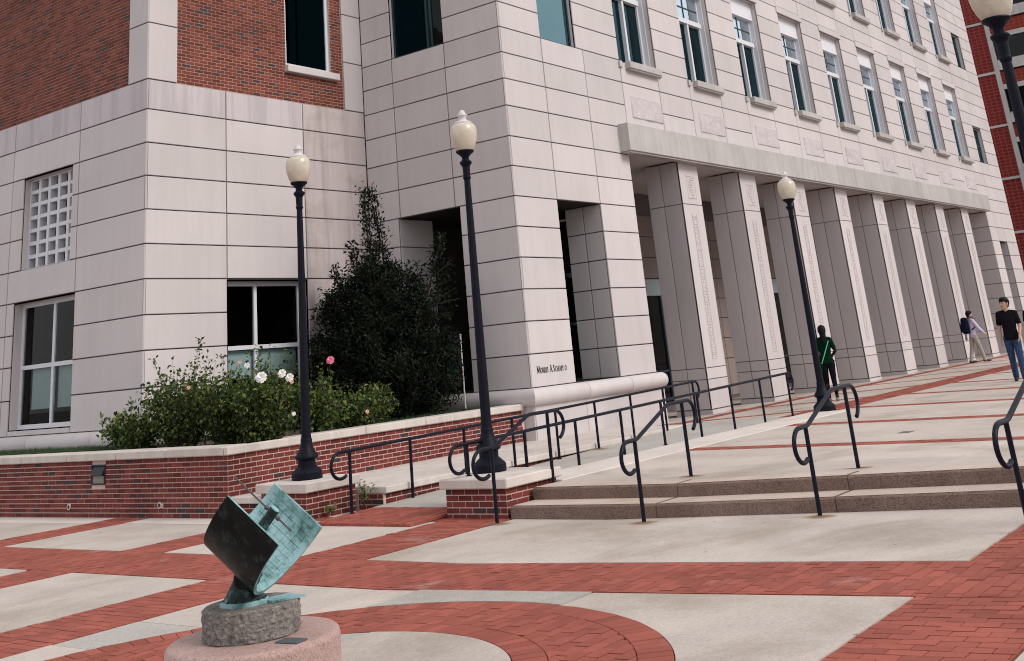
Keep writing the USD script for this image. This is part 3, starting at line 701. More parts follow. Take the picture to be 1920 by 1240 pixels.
# pier flanks seen through the openings
panels('R', 16.09, [XT + 0.03, 18.7], ZT[:7])
panels('L', 20.69, [YT + 0.03, 13.49, 13.96], ZT[:7])
backing(joint, 'R', 16.09, XT + 0.02, 18.7, 1.1, 4.72); backing(joint, 'L', 20.69, YT + 0.02, 13.95, 1.1, 4.72)
panels('L', XE + 0.03 - 0.03, [YT, YT + 2.0], []) 
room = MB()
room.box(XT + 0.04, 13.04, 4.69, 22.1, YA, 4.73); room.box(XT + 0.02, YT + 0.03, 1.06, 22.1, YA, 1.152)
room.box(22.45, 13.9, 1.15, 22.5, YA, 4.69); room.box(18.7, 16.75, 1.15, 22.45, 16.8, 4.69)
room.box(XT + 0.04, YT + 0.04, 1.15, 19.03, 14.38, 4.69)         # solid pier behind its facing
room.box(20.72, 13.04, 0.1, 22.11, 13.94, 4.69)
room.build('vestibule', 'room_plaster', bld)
# --- facade bays
N_B = 9; PIT = 3.38; WX0 = 22.26; WW = 1.755
wins = [(WX0 + PIT * i, WX0 + PIT * i + WW) for i in range(N_B)]
HEAD = 11.26; FL = 4.46
ops = []
for i, (a, b) in enumerate(wins):
    for k in range(3): ops.append((a, b, 8.14 + FL * k, min(HEAD + FL * k, 18)))
sm = [(52.62, 53.85, 8.17, 9.70), (52.55, 53.75, 12.58, 14.14)]
zp = ZT[9:]
edges = [b for a, b in wins] ; starts = [a for a, b in wins][1:] + [52.6]
for i, (u0, u1) in enumerate(zip(edges, starts)):
    if i < N_B - 1: panels('R', YT, [u0, u1], [6.498] + zp[1:])
    else: panels('R', YT, [u0, u1], [5.95, 6.498] + zp[1:])
panels('R', YT, [52.6, 53.85], [5.95, 6.498, 7.056, 7.607, 8.15], ()); panels('R', YT, [52.6, 53.85], [9.794, 10.342, 10.89, 11.438, 11.986, 12.534]); panels('R', YT, [52.6, 53.85], [14.178] + ZT[24:])
panels('R', YT, [53.85, XE], [5.95, 6.498] + zp[1:])
for a, b in wins:
    panels('R', YT, [a, b], [6.498, 7.607, 8.12])
    panels('R', YT, [a, b], [HEAD + 0.24, 11.986, 12.55]); panels('R', YT, [a, b], [HEAD + FL + 0.24, 16.4, 17.0])
backing(joint, 'R', YT, 22.26, XE, 5.95, 18.0, ops + sm)
for o in ops: reveal(rev, 'R', YT, *o, 0.34)
for o in sm: reveal(rev, 'R', YT, *o, 0.19)
# ground floor right of the colonnade
EO = (52.72, 53.95, 0.1, 4.69)
panels('R', YT, [51.6, 52.72], [0.1, 1.16] + ZT[1:8] + [5.95]); panels('R', YT, [53.95, XE], [0.1, 1.16] + ZT[1:8] + [5.95]); panels('R', YT, [52.72, 53.95], [4.693, 5.284, 5.95])
backing(joint, 'R', YT, 51.6, XE, 0.0, 5.95, [EO])
panels('L', 51.6, [YT, 13.9, 15.2], [0.1, 1.16] + ZT[1:8] + [5.9]); backing(joint, 'L', 51.6, YT + 0.03, 16.6, 0, 5.95)
panels('L', 53.95, [YT + 0.03, 14.4], [0.1, 1.16] + ZT[1:7]); backing(joint, 'L', 53.95, YT + 0.03, 14.4, 0, 4.7)
# gable end of the hall (normal +X), roofs, closing walls
shell = MB()
shell.box(XE - 0.3, YT + 0.02, 0, XE - 0.005, 28, 18.0); shell.box(XT, 13.05, 18.0, XE, 28, 18.3)
shell.box(XT + 0.1, YA + 0.3, 12.0, XT + 0.4, 28, 18.0); shell.box(XA + 0.05, YA + 0.05, 12.6, XT, 26, 12.8); shell.box(XT + 0.05, YT + 0.05, 12.0, 22.2, YA + 0.3, 18.0)
shell.box(XA + 0.05, 25.9, 0, XT, 26, 12.6)
shell.build('outer_shell', 'cast_stone', bld)
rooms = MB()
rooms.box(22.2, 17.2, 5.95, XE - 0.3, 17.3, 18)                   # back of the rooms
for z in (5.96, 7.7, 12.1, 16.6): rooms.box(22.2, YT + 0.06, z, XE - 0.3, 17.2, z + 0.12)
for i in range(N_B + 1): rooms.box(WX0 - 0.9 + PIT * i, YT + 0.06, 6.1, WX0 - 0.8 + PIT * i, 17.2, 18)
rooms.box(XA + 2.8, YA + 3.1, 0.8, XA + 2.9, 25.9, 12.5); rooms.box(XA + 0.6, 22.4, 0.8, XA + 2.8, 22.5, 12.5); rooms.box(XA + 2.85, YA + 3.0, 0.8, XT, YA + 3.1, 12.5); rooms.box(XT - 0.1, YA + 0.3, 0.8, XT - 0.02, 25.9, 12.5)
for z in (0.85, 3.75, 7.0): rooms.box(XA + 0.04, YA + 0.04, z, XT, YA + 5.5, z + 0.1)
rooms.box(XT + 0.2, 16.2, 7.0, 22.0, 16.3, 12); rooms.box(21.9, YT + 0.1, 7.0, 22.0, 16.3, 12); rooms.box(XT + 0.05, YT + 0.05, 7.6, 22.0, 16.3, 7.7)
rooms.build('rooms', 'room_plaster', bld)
joint.build('joint_backing', 'joint', bld)
# panels: 300 nearest in view as parts
PANELS.sort(key=lambda t: (0 if in_view(t[0].mean(0), 40) else 1e4) + project(t[0].mean(0))[2])
mb = MB()
for k, (v, f, lk) in enumerate(PANELS):
    if k < 300: MB().add(v, f).build('stone_panel', lk, bld)
    else: mb.add(v, f)
mb.build('stone_panel_field', 'cast_stone', bld, kind='stuff')

# bullnose course at the foot of the wing and tower
def bullnose(path, zc=1.0, r=0.155, cuts_gap=0.012):
    th = np.linspace(-np.pi / 2, np.pi / 2, 12)
    prof = [(r * math.cos(a), zc + r * math.sin(a)) for a in th]
    prof = [(-0.03, zc - r)] + prof + [(-0.03, zc + r)]
    return prof
PR = bullnose(None)
def bn_seg(P, Q, fp, fq, name='bullnose_stone', taper=None):
    """P, Q: functions of d giving the plan point"""
    V = []; 
    secs = [(P, 1.0), (Q, 1.0)] if not taper else [(P, 1.0)] + taper
    for fn, sc in secs:
        for d, z in PR:
            dd = d * sc if d > 0 else d; zz = 1.0 + (z - 1.0) * (0.35 + 0.65 * sc if sc < 1 else 1)
            x, y = fn(dd); V.append((x, y, zz))
    n = len(PR); F = []
    for i in range(len(secs) - 1):
        for k in range(n - 1): F.append((i * n + k, i * n + k + 1, (i + 1) * n + k + 1, (i + 1) * n + k))
    F = np.array(F); 
    mb = MB().add(V, F)
    V = np.array(V)
    for base, fl in ((0, 0), ((len(secs) - 1) * n, 1)):
        f = [(base, base + k + 1, base + k) if fl == 0 else (base, base + k, base + k + 1) for k in range(1, n - 1)]
        mb.add(V, f)
    mb.build(name, 'cast_stone', bld, smooth=40)
cy = [YA, 18.2, 20.2, 22.2, 24.2, 26]
for k, (a, b) in enumerate(zip(cy[:-1], cy[1:])):
    bn_seg((lambda d, b=b: (XA - d, b - 0.006)), (lambda d, a=a, k=k: (XA - d, (a - d) if k == 0 else a + 0.006)), 0, 0)
cx_ = [XA, 13.8, 15.7, XT]
for k, (a, b) in enumerate(zip(cx_[:-1], cx_[1:])):
    bn_seg((lambda d, a=a, k=k: ((a - d) if k == 0 else a + 0.006, YA - d)), (lambda d, b=b, k=k: ((b - d) if k == 2 else b - 0.006, YA - d)), 0, 0)
ct = [YA, 15.4, 14.2, YT]
for k, (a, b) in enumerate(zip(ct[:-1], ct[1:])):
    bn_seg((lambda d, a=a, k=k: (XT - d, (a - d) if k == 0 else a - 0.006)), (lambda d, b=b, k=k: (XT - d, (b - d) if k == 2 else b + 0.006)), 0, 0)
cf = [XT, 19.3, 20.9]
for k, (a, b) in enumerate(zip(cf[:-1], cf[1:])):
    bn_seg((lambda d, a=a, k=k: ((a - d) if k == 0 else a + 0.006, YT - d)), (lambda d, b=b: (b - 0.006, YT - d)), 0, 0)
tp = [((lambda d, q=q: (22.30 + 0.15 * math.sin(q), YT - d)), math.cos(q)) for q in np.linspace(0, math.pi / 2 * 0.97, 7)]
bn_seg((lambda d: (20.906, YT - d)), None, 0, 0, taper=tp)
base = MB()
base.box(XA + 0.012, YA + 0.012, -0.1, XT + 0.5, 26, 0.85)
base.build('base_course', 'cast_stone', bld)
for a, b in ((XT, 19.3), (19.3, 20.9), (20.9, 22.36)):
    v, f = slab_geo('R', YT, a + 0.006, b - 0.006, -0.05, 0.852, -0.3, 0.02, 0.006); MB().add(v, f).build('base_stone', 'cast_stone', bld)
v, f = slab_geo('L', XT, YT + 0.0, YA, -0.05, 0.852, -0.3, 0.016, 0.006); MB().add(v, f).build('base_stone', 'cast_stone', bld)
MB().box(21.5, YT + 0.25, -0.05, 22.34, 16.5, 1.12).build('base_course', 'cast_stone', bld)

# columns
COLX = [24.42 + 3.345 * i for i in range(8)]; CW, CD = 0.975, 0.94
def fret(mb, x0, x1, z0, z1, seed):
    """low carved relief: key-like ridges within a border"""
    r = random.Random(seed); y = YT - 0.002
    w = x1 - x0
    def ridge(a, b, c, d, h=0.012): 
        v, f = slab_geo('R', YT, min(a, b), max(a, b), min(c, d), max(c, d), -0.01, h * 0.65, 0.003); mb.add(v, f)
    if z1 - z0 > 1:
        ridge(x0, x0 + 0.015, z0, z1); ridge(x1 - 0.015, x1, z0, z1)
        z = z0
        while z < z1 - 0.06:
            h = r.uniform(0.05, 0.11); k = r.random()
            ridge(x0 + 0.02, x1 - 0.02, z, z + 0.02, 0.014)
            if k < 0.4: ridge(x0 + 0.03, x0 + 0.05, z + 0.02, z + h * 0.8); ridge(x1 - 0.08, x1 - 0.03, z + h * 0.4, z + h * 0.6)
            elif k < 0.75: ridge(x1 - 0.05, x1 - 0.03, z + 0.02, z + h * 0.8); ridge(x0 + 0.03, x0 + 0.09, z + h * 0.35, z + h * 0.6)
            else: ridge((x0 + x1) / 2 - 0.02, (x0 + x1) / 2 + 0.02, z + 0.02, z + h * 0.85)
            z += h
    else:
        ridge(x0, x1, z0, z0 + 0.03, 0.016); ridge(x0, x1, z1 - 0.03, z1, 0.016)
        n = 9
        for k in range(n):
            t = k / (n - 1); zc = z0 + 0.05 + t * (z1 - z0 - 0.1); xc = x0 + w * (0.15 + 0.35 * abs(1 - 2 * t))
            ridge(xc, xc + w * 0.4, zc - 0.02, zc + 0.02, 0.012 + 0.004 * (k % 2))
        ridge(x0, x0 + 0.018, z0 + 0.03, z1 - 0.03, 0.008); ridge(x1 - 0.018, x1, z0 + 0.03, z1 - 0.03, 0.008)
for i, x in enumerate(COLX):
    c = thing('column', parent=bld)
    zb = z_up(x, 13.0)
    zs = [zb + 0.10, 0.865, 1.113, 4.88, 5.905]
    core = MB(); core.box(x + 0.02, YT + 0.02, zb - 0.1, x + CW - 0.02, YT + CD - 0.02, 5.9); core.build('core', 'joint', c)
    MB().box(x - 0.006, YT - 0.006, zb - 0.2, x + CW + 0.006, YT + CD, zb + 0.085).build('plinth', 'cast_stone', c)
    for z0, z1 in zip(zs[:-1], zs[1:]):
        g2 = GAP / 2
        for n_, fa, cc, u0, u1 in (('front_slab', 'R', YT, x, x + CW), ('side_slab', 'L', x, YT, YT + 0.53), ('side_slab', 'L', x, YT + 0.53, YT + CD)):
            lo = u0 + (0.0 if u0 in (x, YT) else 0.009); hi = u1 - (0.0 if u1 != YT + 0.53 else 0.009)
            if fa == 'L' and u0 == YT: lo = YT + 0.001
            v, f = slab_geo(fa, cc, lo, hi, z0 + 0.008, z1 - 0.008, -0.04 if fa == 'R' else -0.035, 0.0, 0.006)
            MB().add(v, f).build(n_, 'cast_stone', c)
        v, f = slab_geo('L', x + CW, YT + 0.001, YT + CD, z0 + 0.008, z1 - 0.008, -0.0, 0.03, 0.0); MB().add(v, f[:, ::-1] * 1).build('side_slab', 'cast_stone', c) if False else None
        m_ = MB(); m_.box(x + CW - 0.03, YT + 0.03, z0 + 0.008, x + CW, YT + CD, z1 - 0.008); m_.build('side_slab', 'cast_stone', c)
    mb = MB(); fret(mb, x + 0.36, x + 0.60, 1.30, 4.66, 300 + i); mb.build('carved_strip', 'carved_stone', c)
    mb = MB(); fret(mb, x + 0.32, x + 0.74, 5.03, 5.60, 320 + i); mb.build('carved_square', 'carved_stone', c)
# beam above the columns
beam = thing('beam', parent=bld)
BX = [21.80, 22.28, 24.2, 25.65, 27.6, 29.05, 30.95, 32.4, 34.3, 35.75, 37.65, 39.1, 41.0, 42.45, 44.35, 45.8, 47.7, 49.15, 51.35]
for a, b in zip(BX[:-1], BX[1:]):
    v, f = slab_geo('R', YT, a + (0.003 if a != BX[0] else 0), b - (0.003 if b != BX[-1] else 0), 5.915, 6.545, -0.02, 0.275, 0.008); MB().add(v, f).build('beam_stone', 'weathered_stone', beam)
MB().box(21.84, YT - 0.235, 5.875, 51.3, YT - 0.02, 5.914).build('lower_lip', 'weathered_stone', beam)
ar = MB(); ar.box(22.2, YT - 0.02, 5.93, 51.6, 16.9, 5.945); ar.build('arcade_ceiling', 'cast_stone', bld)
# arcade back wall
aw = []
for z0, z1 in zip([0.1, 1.16] + ZT[1:7], ZT[:7] + [5.3]):
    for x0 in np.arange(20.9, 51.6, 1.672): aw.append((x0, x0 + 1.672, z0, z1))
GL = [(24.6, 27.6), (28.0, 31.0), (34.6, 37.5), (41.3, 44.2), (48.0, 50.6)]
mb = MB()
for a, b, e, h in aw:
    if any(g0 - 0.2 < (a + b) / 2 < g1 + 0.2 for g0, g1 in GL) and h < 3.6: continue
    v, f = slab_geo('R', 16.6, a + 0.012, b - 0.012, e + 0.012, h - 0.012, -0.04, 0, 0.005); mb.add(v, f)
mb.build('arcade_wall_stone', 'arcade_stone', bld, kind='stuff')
jb = MB(); backing(jb, 'R', 16.6, 20.9, 51.6, 0.0, 5.95, [(a, b, 0.1, 3.52) for a, b in GL]); jb.build('arcade_joint_backing', 'joint', bld)
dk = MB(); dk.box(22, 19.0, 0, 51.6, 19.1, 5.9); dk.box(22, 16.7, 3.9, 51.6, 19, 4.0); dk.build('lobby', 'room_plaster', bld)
for a, b in GL:
    w = thing('window', parent=bld)
    mb = MB(); mb.box(a, 16.58, 3.05, b, 16.66, 3.50); mb.build('transom_panel', 'blind', w)
    mb = MB()
    for u in np.linspace(a, b, 4): mb.box(u - 0.03, 16.57, 0.15, u + 0.03, 16.66, 3.05)
    mb.box(a, 16.57, 1.0, b, 16.65, 1.05); mb.build('frame', 'dark_frame', w)
    for u0, u1 in zip(np.linspace(a, b, 4)[:-1], np.linspace(a, b, 4)[1:]): MB().box(u0 + 0.03, 16.61, 0.15, u1 - 0.03, 16.62, 3.05).build('pane', 'glass_dark', w)
# glazing inside the tower
w = thing('window', parent=bld)
MB().add([(19.05, 14.86, 1.15), (22.4, 14.86, 1.15), (22.4, 14.86, 3.35), (19.05, 14.86, 3.35)], [(0, 1, 2, 3)]).build('pane', 'glass_blue_green', w)
mb = MB(); mb.box(19.05, 14.84, 3.35, 22.4, 14.9, 3.45); mb.box(19.05, 14.84, 2.3, 22.4, 14.9, 2.36); mb.box(19.6, 14.84, 1.15, 19.65, 14.9, 3.35); mb.build('frame', 'dark_frame', w)

# windows of the facade
def face_box(mb, face, c, u0, u1, z0, z1, d0, d1):
    if face == 'R': mb.box(u0, c - d1, z0, u1, c - d0, z1)
    else: mb.box(c - d1, u0, z0, c - d0, u1, z1)
def sheet(mb, face, c, u0, u1, z0, z1, d):
    V = [(u0, c - d, z0), (u1, c - d, z0), (u1, c - d, z1), (u0, c - d, z1)] if face == 'R' else [(c - d, u1, z0), (c - d, u0, z0), (c - d, u0, z1), (c - d, u1, z1)]
    mb.add(V, [(0, 1, 2, 3)])
def facade_window(a, b, zs_, full=True):
    w = thing('window', parent=bld)
    zh = zs_ + 3.12; zt = zs_ + 2.58; zg = zs_ + 1.80
    F = YT; fr = MB(); JB = 0.035
    a2, b2 = a + 0.004, b - 0.004
    face_box(fr, 'R', F, a2, a2 + JB, zs_, zt, -0.34, -0.145); face_box(fr, 'R', F, b2 - JB, b2, zs_, zt, -0.34, -0.145)
    face_box(fr, 'R', F, a2 + JB, a2 + 0.10, zs_, zt, -0.34, -0.27); face_box(fr, 'R', F, b2 - 0.10, b2 - JB, zs_, zt, -0.34, -0.27)
    l, r = a2 + 0.10, b2 - 0.10; um = (l + r) / 2
    face_box(fr, 'R', F, l, r, zg - 0.07, zg + 0.06, -0.34, -0.20); face_box(fr, 'R', F, l, r, zs_ + 0.004, zs_ + 0.06, -0.34, -0.26)
    face_box(fr, 'R', F, um - 0.04, um + 0.04, zs_ + 0.06, zg - 0.07, -0.34, -0.22)
    fr.build('frame', 'white_frame', w)
    p = MB(); face_box(p, 'R', F, a2, b2, zt, zh + 0.02, -0.34, -0.165); p.build('head_panel', 'white_panel', w)
    mu = MB(); zc = (zg + 0.06 + zt) / 2
    face_box(mu, 'R', F, um - 0.018, um + 0.018, zg + 0.06, zt, -0.335, -0.285); face_box(mu, 'R', F, l, um - 0.018, zc - 0.018, zc + 0.018, -0.335, -0.285); face_box(mu, 'R', F, um + 0.018, r, zc - 0.018, zc + 0.018, -0.335, -0.285)
    mu.build('muntin', 'dark_frame', w)
    for u0, u1 in ((l, um - 0.018), (um + 0.018, r)):
        for z0, z1 in ((zg + 0.06, zc - 0.018), (zc + 0.018, zt)):
            p = MB(); sheet(p, 'R', F, u0, u1, z0, z1, -0.30); p.build('upper_pane', 'glass_sky', w)
    for u0, u1 in ((l, um - 0.04), (um + 0.04, r)):
        p = MB(); sheet(p, 'R', F, u0, u1, zs_ + 0.06, zg - 0.07, -0.32); p.build('lower_pane', 'glass_teal', w)
    s_ = MB(); v = [(a + 0.26, YT - 0.0, zs_ - 0.19), (b - 0.01, YT, zs_ - 0.19)]
    s_ = MB(); s_.cbox(a + 0.24, YT - 0.15, zs_ - 0.17, b - 0.0, YT + 0.24, zs_ - 0.004, 0.012); s_.build('sill', 'weathered_stone', w)
    s_ = MB(); s_.box(a + 0.30, YT - 0.115, zs_ - 0.20, b - 0.06, YT - 0.002, zs_ - 0.171); s_.build('sill_lip', 'weathered_stone', w)
    for u in (a - 0.07, b + 0.03): MB().cbox(u, YT - 0.055, zs_ - 0.17, u + 0.12, YT + 0.01, zs_ - 0.02, 0.008).build('sill_block', 'weathered_stone', w)
    l_ = MB(); l_.cbox(a - 0.09, YT - 0.035, zh + 0.005, b + 0.09, YT + 0.02, zh + 0.22, 0.008); l_.build('lintel', 'cast_stone', w)
for k in range(3):
    for a, b in wins:
        if k == 2 and True:
            if a < 48: continue
        facade_window(a, b, 8.14 + FL * k)
for (a, b, e, h) in sm:
    w = thing('window', parent=bld)
    p = MB(); sheet(p, 'R', YT, a, b, e, h, -0.16); p.build('pane', 'glass_teal', w)
    f = MB(); face_box(f, 'R', YT, (a + b) / 2 - 0.03, (a + b) / 2 + 0.03, e, h, -0.18, -0.14); face_box(f, 'R', YT, a, (a + b) / 2 - 0.03, (e + h) / 2 - 0.02, (e + h) / 2 + 0.02, -0.18, -0.14); face_box(f, 'R', YT, (a + b) / 2 + 0.03, b, (e + h) / 2 - 0.02, (e + h) / 2 + 0.02, -0.18, -0.14); f.build('frame', 'dark_frame', w)
# relief panels under the windows
for i, (a, b) in enumerate(wins):
    nx, nz = 40, 18; u = np.linspace(a + 0.27, a + 1.72, nx); z = np.linspace(6.77, 7.35, nz)
    U, Zg = np.meshgrid(u, z); P = np.stack([U * 3.3, np.full_like(U, i * 5.0), Zg * 3.3], -1)
    h = meshkit.fbm(P, 4, 7); edge = np.minimum(np.minimum(U - u[0], u[-1] - U), np.minimum(Zg - z[0], z[-1] - Zg))
    d = 0.022 + 0.05 * (h - 0.45); d = np.where(edge < 0.004, -0.012, d)
    V = np.stack([U, YT - d, Zg], -1).reshape(-1, 3)
    F = [(j * nx + k, j * nx + k + 1, (j + 1) * nx + k + 1, (j + 1) * nx + k) for j in range(nz - 1) for k in range(nx - 1)]
    MB().add(V, F).build('relief_panel', 'carved_stone', bld)
# tower windows
def simple_window(face, c, o, depth, bars_u=(), bars_z=(), framew=0.05, glass='glass_teal', frame='dark_frame', fd=0.05):
    a, b, e, h = o; w = thing('window', parent=bld); fr = MB()
    face_box(fr, face, c, a, a + framew, e, h, -depth - fd, -depth); face_box(fr, face, c, b - framew, b, e, h, -depth - fd, -depth)
    face_box(fr, face, c, a + framew, b - framew, e, e + framew, -depth - fd, -depth); face_box(fr, face, c, a + framew, b - framew, h - framew, h, -depth - fd, -depth)
    us = [a + framew] + [v for u in bars_u for v in (u - framew / 2, u + framew / 2)] + [b - framew]
    zs = [e + framew] + [v for z in bars_z for v in (z - framew / 2, z + framew / 2)] + [h - framew]
    for z in bars_z: face_box(fr, face, c, a + framew, b - framew, z - framew / 2, z + framew / 2, -depth - fd, -depth + 0.004)
    for u in bars_u:
        for z0, z1 in zip(zs[::2], zs[1::2]): face_box(fr, face, c, u - framew / 2, u + framew / 2, z0, z1, -depth - fd, -depth)
    fr.build('frame', frame, w)
    for u0, u1 in zip(us[::2], us[1::2]):
        for z0, z1 in zip(zs[::2], zs[1::2]):
            p = MB(); sheet(p, face, c, u0, u1, z0, z1, -depth - fd * 0.5); p.build('pane', glass, w)
    return w
simple_window('L', XT, TW, 0.10, bars_u=(14.9,), framew=0.04)
simple_window('R', YT, FW, 0.10, framew=0.03, glass='glass_blue_green')
w = simple_window('R', YA, BWn, 0.08, framew=0.07, frame='white_frame', glass='glass_teal')
w = simple_window('R', YA, BWn, 0.08, framew=0.001, frame='white_frame', glass='glass_teal') if False else w
MB().cbox(15.33, YA - 0.09, 7.74, 16.83, YA + 0.07, 7.885, 0.01).build('sill', 'cast_stone', w)
w = simple_window('L', XA, LW, 0.20, bars_u=(19.99,), bars_z=(2.36,), framew=0.075, frame='white_frame', glass='glass')
for u0, u1 in ((19.16, 19.93), (20.05, 20.80)): 
    p = MB(); face_box(p, 'L', XA, u0, u1, 1.60, 2.32, -0.30, -0.295); p.build('blind', 'blind', w)
w = simple_window('R', YA, RWn, 0.20, bars_u=(14.6,), bars_z=(2.34,), framew=0.075, frame='white_frame', glass='glass')
p = MB(); face_box(p, 'R', YA, 13.88, 15.67, 1.80, 2.3, -0.30, -0.295); p.build('blind', 'blind', w)
# louvre grille: white egg-crate with slats behind
w = thing('louvre_grille', parent=bld)
a, b, e, h = LV; fr = MB(); nu, nz = 5, 7
us = np.linspace(a, b, nu + 1); zs = np.linspace(e, h, nz + 1)
for k, u in enumerate(us): fr.box(XA + 0.15, u - 0.042, e, XA + 0.29, u + 0.042, h)
for z in zs: 
    for u0, u1 in zip(us[:-1], us[1:]): fr.box(XA + 0.154, u0 + 0.042, z - 0.036, XA + 0.285, u1 - 0.042, z + 0.036)
fr.build('frame', 'white_frame', w)
for k, z in enumerate(np.arange(e + 0.07, h, 0.125)):
    v = np.array([(XA + 0.31, a, z), (XA + 0.31, b, z), (XA + 0.31, a, z + 0.013), (XA + 0.31, b, z + 0.013), (XA + 0.36, a, z + 0.004), (XA + 0.36, b, z + 0.004), (XA + 0.36, a, z + 0.02), (XA + 0.36, b, z + 0.02)])
    MB().man(m3.Manifold.hull_points(v)).build('slat', 'white_frame', w)
MB().box(XA + 0.5, a - 0.3, e - 0.2, XA + 0.51, b + 0.3, h + 0.2).build('dark_back', 'black_cloth', w)

# lettering on the corner pier (small capitals with a larger initial)
def letters(text, x, z, h, parent):
    st = 0.16
    G = {'M': (0.95, [((.08, 0), (.14, 1), .07), ((.14, 1), (.47, .12), .16), ((.47, .12), (.8, 1), .07), ((.82, 1), (.86, 0), .16)]),
         'O': (0.85, 'o'), 'R': (0.70, [((.14, 0), (.14, 1), .16), ((.14, .95), (.42, .95), .08), ((.42, .95), (.55, .75), .14), ((.55, .75), (.4, .52), .12), ((.4, .52), (.14, .52), .07), ((.34, .5), (.68, 0), .15)]),
         'I': (0.34, [((.17, 0), (.17, 1), .16)]), 'S': (0.55, [((.46, .82), (.3, .97), .09), ((.3, .97), (.12, .78), .12), ((.12, .78), (.45, .3), .15), ((.45, .3), (.3, .04), .12), ((.3, .04), (.08, .18), .09)]),
         'A': (0.80, [((.1, 0), (.42, 1), .07), ((.42, 1), (.74, 0), .16), ((.24, .36), (.6, .36), .06)]), '.': (0.26, [((.10, 0), (.10, .1), .13)]),
         'C': (0.75, [((.66, .82), (.45, .97), .08), ((.45, .97), (.18, .8), .11), ((.18, .8), (.1, .5), .15), ((.1, .5), (.18, .2), .15), ((.18, .2), (.45, .03), .11), ((.45, .03), (.68, .18), .08)]),
         'H': (0.85, [((.14, 0), (.14, 1), .16), ((.7, 0), (.7, 1), .16), ((.14, .52), (.7, .52), .07)]),
         'P': (0.62, [((.14, 0), (.14, 1), .16), ((.14, .95), (.4, .95), .07), ((.4, .95), (.52, .75), .14), ((.52, .75), (.38, .5), .11), ((.38, .5), (.14, .5), .07)])}
    for ch, big in text:
        hh = h if big else h * 0.76
        if ch == ' ': x += 0.42 * hh; continue
        wd, strokes = G[ch]; sh = []
        if strokes == 'o':
            o = affinity.scale(Point(0, 0).buffer(0.5), 0.76, 1.0); i_ = affinity.scale(Point(0, 0).buffer(0.5), 0.48, 0.86)
            sh.append(affinity.translate(o.difference(i_), 0.42, 0.5))
        else:
            for p, q, t in strokes:
                sh.append(LineString([p, q]).buffer(t / 2, cap_style='flat'))
                for e_ in (p, q):
                    if e_[1] in (0, 1) and ch not in 'SOC.': sh.append(sbox(e_[0] - 0.14, max(0, e_[1] - 0.04), e_[0] + 0.14, min(1, e_[1] + 0.04)))
        u = shapely.union_all(sh).buffer(0.004)
        u = affinity.scale(u, hh * 0.82, hh, origin=(0, 0))
        mb = MB()
        for g_ in getattr(u, 'geoms', [u]):
            t = trimesh.creation.extrude_polygon(g_, 0.006, engine='earcut')
            V = np.array(t.vertices); mb.add(np.c_[x + V[:, 0], YT - 0.001 - V[:, 2], z + V[:, 1]], t.faces)
        mb.build('letter', 'letter', parent)
        x += (wd * 0.82 + 0.05) * hh
ins = thing('inscription', 'dark lettering MORRIS A. SCHAPI O on the tower corner pier', 'lettering')
letters([('M', 1), ('O', 0), ('R', 0), ('R', 0), ('I', 0), ('S', 0), (' ', 0), ('A', 1), ('.', 0), ('S', 1), ('C', 0), ('H', 0), ('A', 0), ('P', 0), ('I', 0), (' ', 0), ('O', 0)], 17.79, 1.405, 0.125, ins)

# ------------------------------------------------------------------ red office building behind
red = thing('office_building', 'dark red tiled office building with ribbon windows beyond the stone facade', 'building')
RX = 70.0
MB().box(RX + 0.25, 2, -0.3, RX + 14, 40, 28).build('shell', 'room_plaster', red)
zj = [0.0, 3.02, 6.05, 9.1, 12.15, 15.3, 18.4, 21.5, 24.6, 27.7]
for z0, z1 in zip(zj[:-1], zj[1:]):
    MB().box(RX + 0.05, 15.32, z0 + 0.07, RX + 0.3, 40, z1 - 0.07).build('tile_panel', 'red_tile', red)
    # window bands to the right of the mullion
    H_ = z1 - z0
    MB().box(RX + 0.05, 2, z1 - 0.78, RX + 0.3, 15.05, z1 - 0.02).build('tile_panel', 'red_tile_bright', red)
    w = thing('window_band', parent=red)
    MB().box(RX - 0.03, 2, z1 - 1.08, RX + 0.25, 15.05, z1 - 0.80).build('head', 'weathered_stone', w)
    MB().box(RX - 0.03, 2, z0 + 0.08, RX + 0.25, 15.05, z0 + 0.56).build('spandrel', 'weathered_stone', w)
    MB().box(RX + 0.02, 2, z0 + 0.565, RX + 0.25, 15.05, z0 + 0.70).build('sill', 'weathered_stone', w)
    for k in range(5):
        y1 = 15.0 - k * 2.6
        MB().box(RX + 0.10, y1 - 2.48, z0 + 0.70, RX + 0.12, y1, z1 - 1.08).build('pane', 'glass_dark', w)
        MB().box(RX + 0.0, y1 - 2.6, z0 + 0.70, RX + 0.2, y1 - 2.48, z1 - 1.08).build('mullion', 'weathered_stone', w)
fr = MB()
for z in zj: fr.box(RX - 0.0, 15.32, z - 0.07, RX + 0.28, 40, z + 0.07)
fr.build('joint_band', 'weathered_stone', red)
MB().box(RX - 0.04, 15.055, 0, RX + 0.28, 15.315, 27.7).build('pilaster', 'weathered_stone', red)

